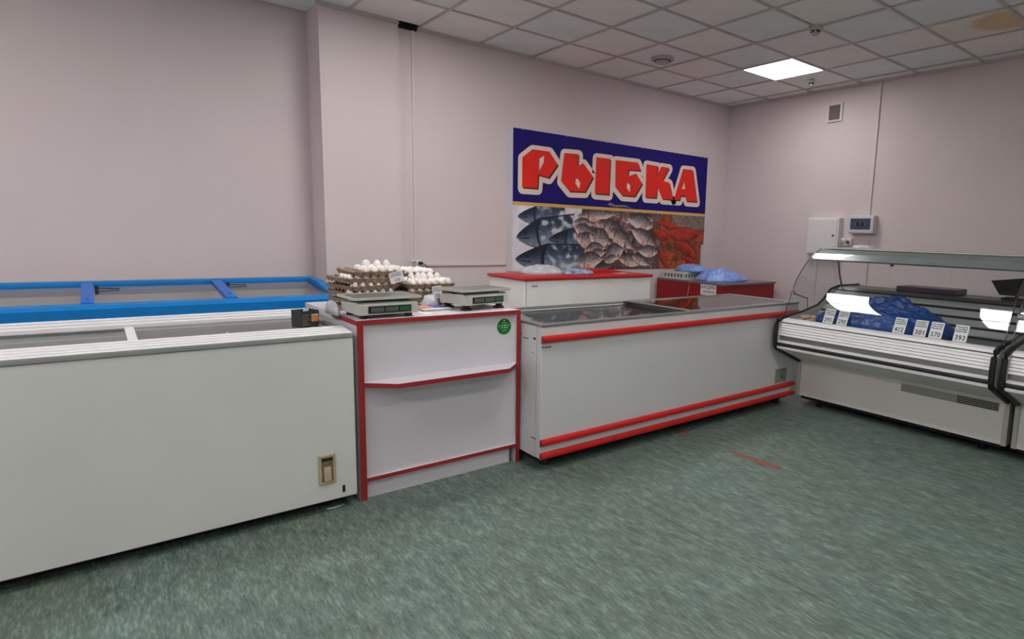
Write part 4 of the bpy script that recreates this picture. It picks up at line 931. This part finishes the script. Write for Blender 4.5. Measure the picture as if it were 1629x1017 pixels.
cards = [(-2.962, '395', 'first price card from the left in display case, in front of blue bag'), (-3.075, '290', 'second price card from the left in display case'),
         (-3.499, '412', 'third price card from the left in display case, under tall blue bag'), (-3.639, '301', 'fourth price card from the left in display case, reading 301'),
         (-3.741, '570', 'fifth price card from the left in display case'), (-3.892, '393', 'price card furthest right in the display case, on bare dark deck')]
for y, n, lb in cards:
    card('price_card', (-2.388, y, 0.768), (-0.42, 0.0, -PI/2+0.0), 0.082, 0.115, lb, n, 3, 0.72, group=None)
o = obj('shelf_tray', box(bm_new(), (-1.58, -3.55, 0.999), (-1.32, -3.10, 1.045), 0.008, 2), 'purple', None, loc=(-1.45, -3.3, 0.999)); tag(o, 'flat purple plastic tray on the back worktop of display case', 'tray')
t = thing('cash_display', 'dark slanted device standing on worktop at the right edge', 'device', (-1.42, -3.92, 0.999))
bx('stand_base', (-1.50, -4.00, 0.999), (-1.34, -3.84, 1.015), 'black', t, 0.003)
obj('stand_pole', tube(bm_new(), [(-1.42, -3.92, 1.015), (-1.42, -3.92, 1.04)], 0.014, 10), 'black', t)
obj('head', prism(bm_new(), [(-4.02, 1.03), (-3.82, 1.03), (-3.755, 1.135), (-4.02, 1.175)], 0, -1.47, -1.39), 'black', t)
crumple('plastic_bag', -1.72, -2.86, 1.340, 0.14, 0.20, 0.035, 'bagclear', 'small crumpled white bag lying on top of display canopy', 'plastic bag', 7.7, n=18)
# ================================================================== FLOOR MARKS
def strip(name, pts, w_, label):
    b = bm_new(); L = []
    for i, (x, y) in enumerate(pts):
        d = Vector((pts[min(i+1, len(pts)-1)][0]-pts[max(i-1, 0)][0], pts[min(i+1, len(pts)-1)][1]-pts[max(i-1, 0)][1])).normalized(); n = Vector((-d.y, d.x))*w_[i]/2
        L.append([b.verts.new((x+s*n.x, y+s*n.y, z)) for s in (1, -1) for z in (0.0003, 0.0014)])
    for p, q in zip(L, L[1:]):
        for c in ((0, 1), (1, 3), (3, 2), (2, 0)): b.faces.new((p[c[0]], p[c[1]], q[c[1]], q[c[0]]))
    b.faces.new((L[0][0], L[0][1], L[0][3], L[0][2])); b.faces.new((L[-1][0], L[-1][1], L[-1][3], L[-1][2]))
    bmesh.ops.recalc_face_normals(b, faces=b.faces)
    o = obj(name, b, 'tape', None, loc=(pts[0][0], pts[0][1], 0)); tag(o, label, 'floor tape')
strip('floor_tape', [(-3.572, -2.97), (-3.562, -3.03), (-3.566, -3.09), (-3.548, -3.15), (-3.558, -3.22), (-3.548, -3.30), (-3.55, -3.38)], [.014, .03, .055, .045, .07, .06, .045], 'longer torn reddish tape strip in the open floor')
strip('floor_tape', [(-3.55, -2.50), (-3.535, -2.57), (-3.525, -2.63)], [.085, .06, .008], 'short torn reddish tape strip at foot of the long freezer')
crumple('plastic_film', -5.86, -2.33, 0.0, 0.10, 0.045, 0.014, 'alu', 'crumpled clear film on floor under the white chest freezer', 'film', 2.9, n=16)
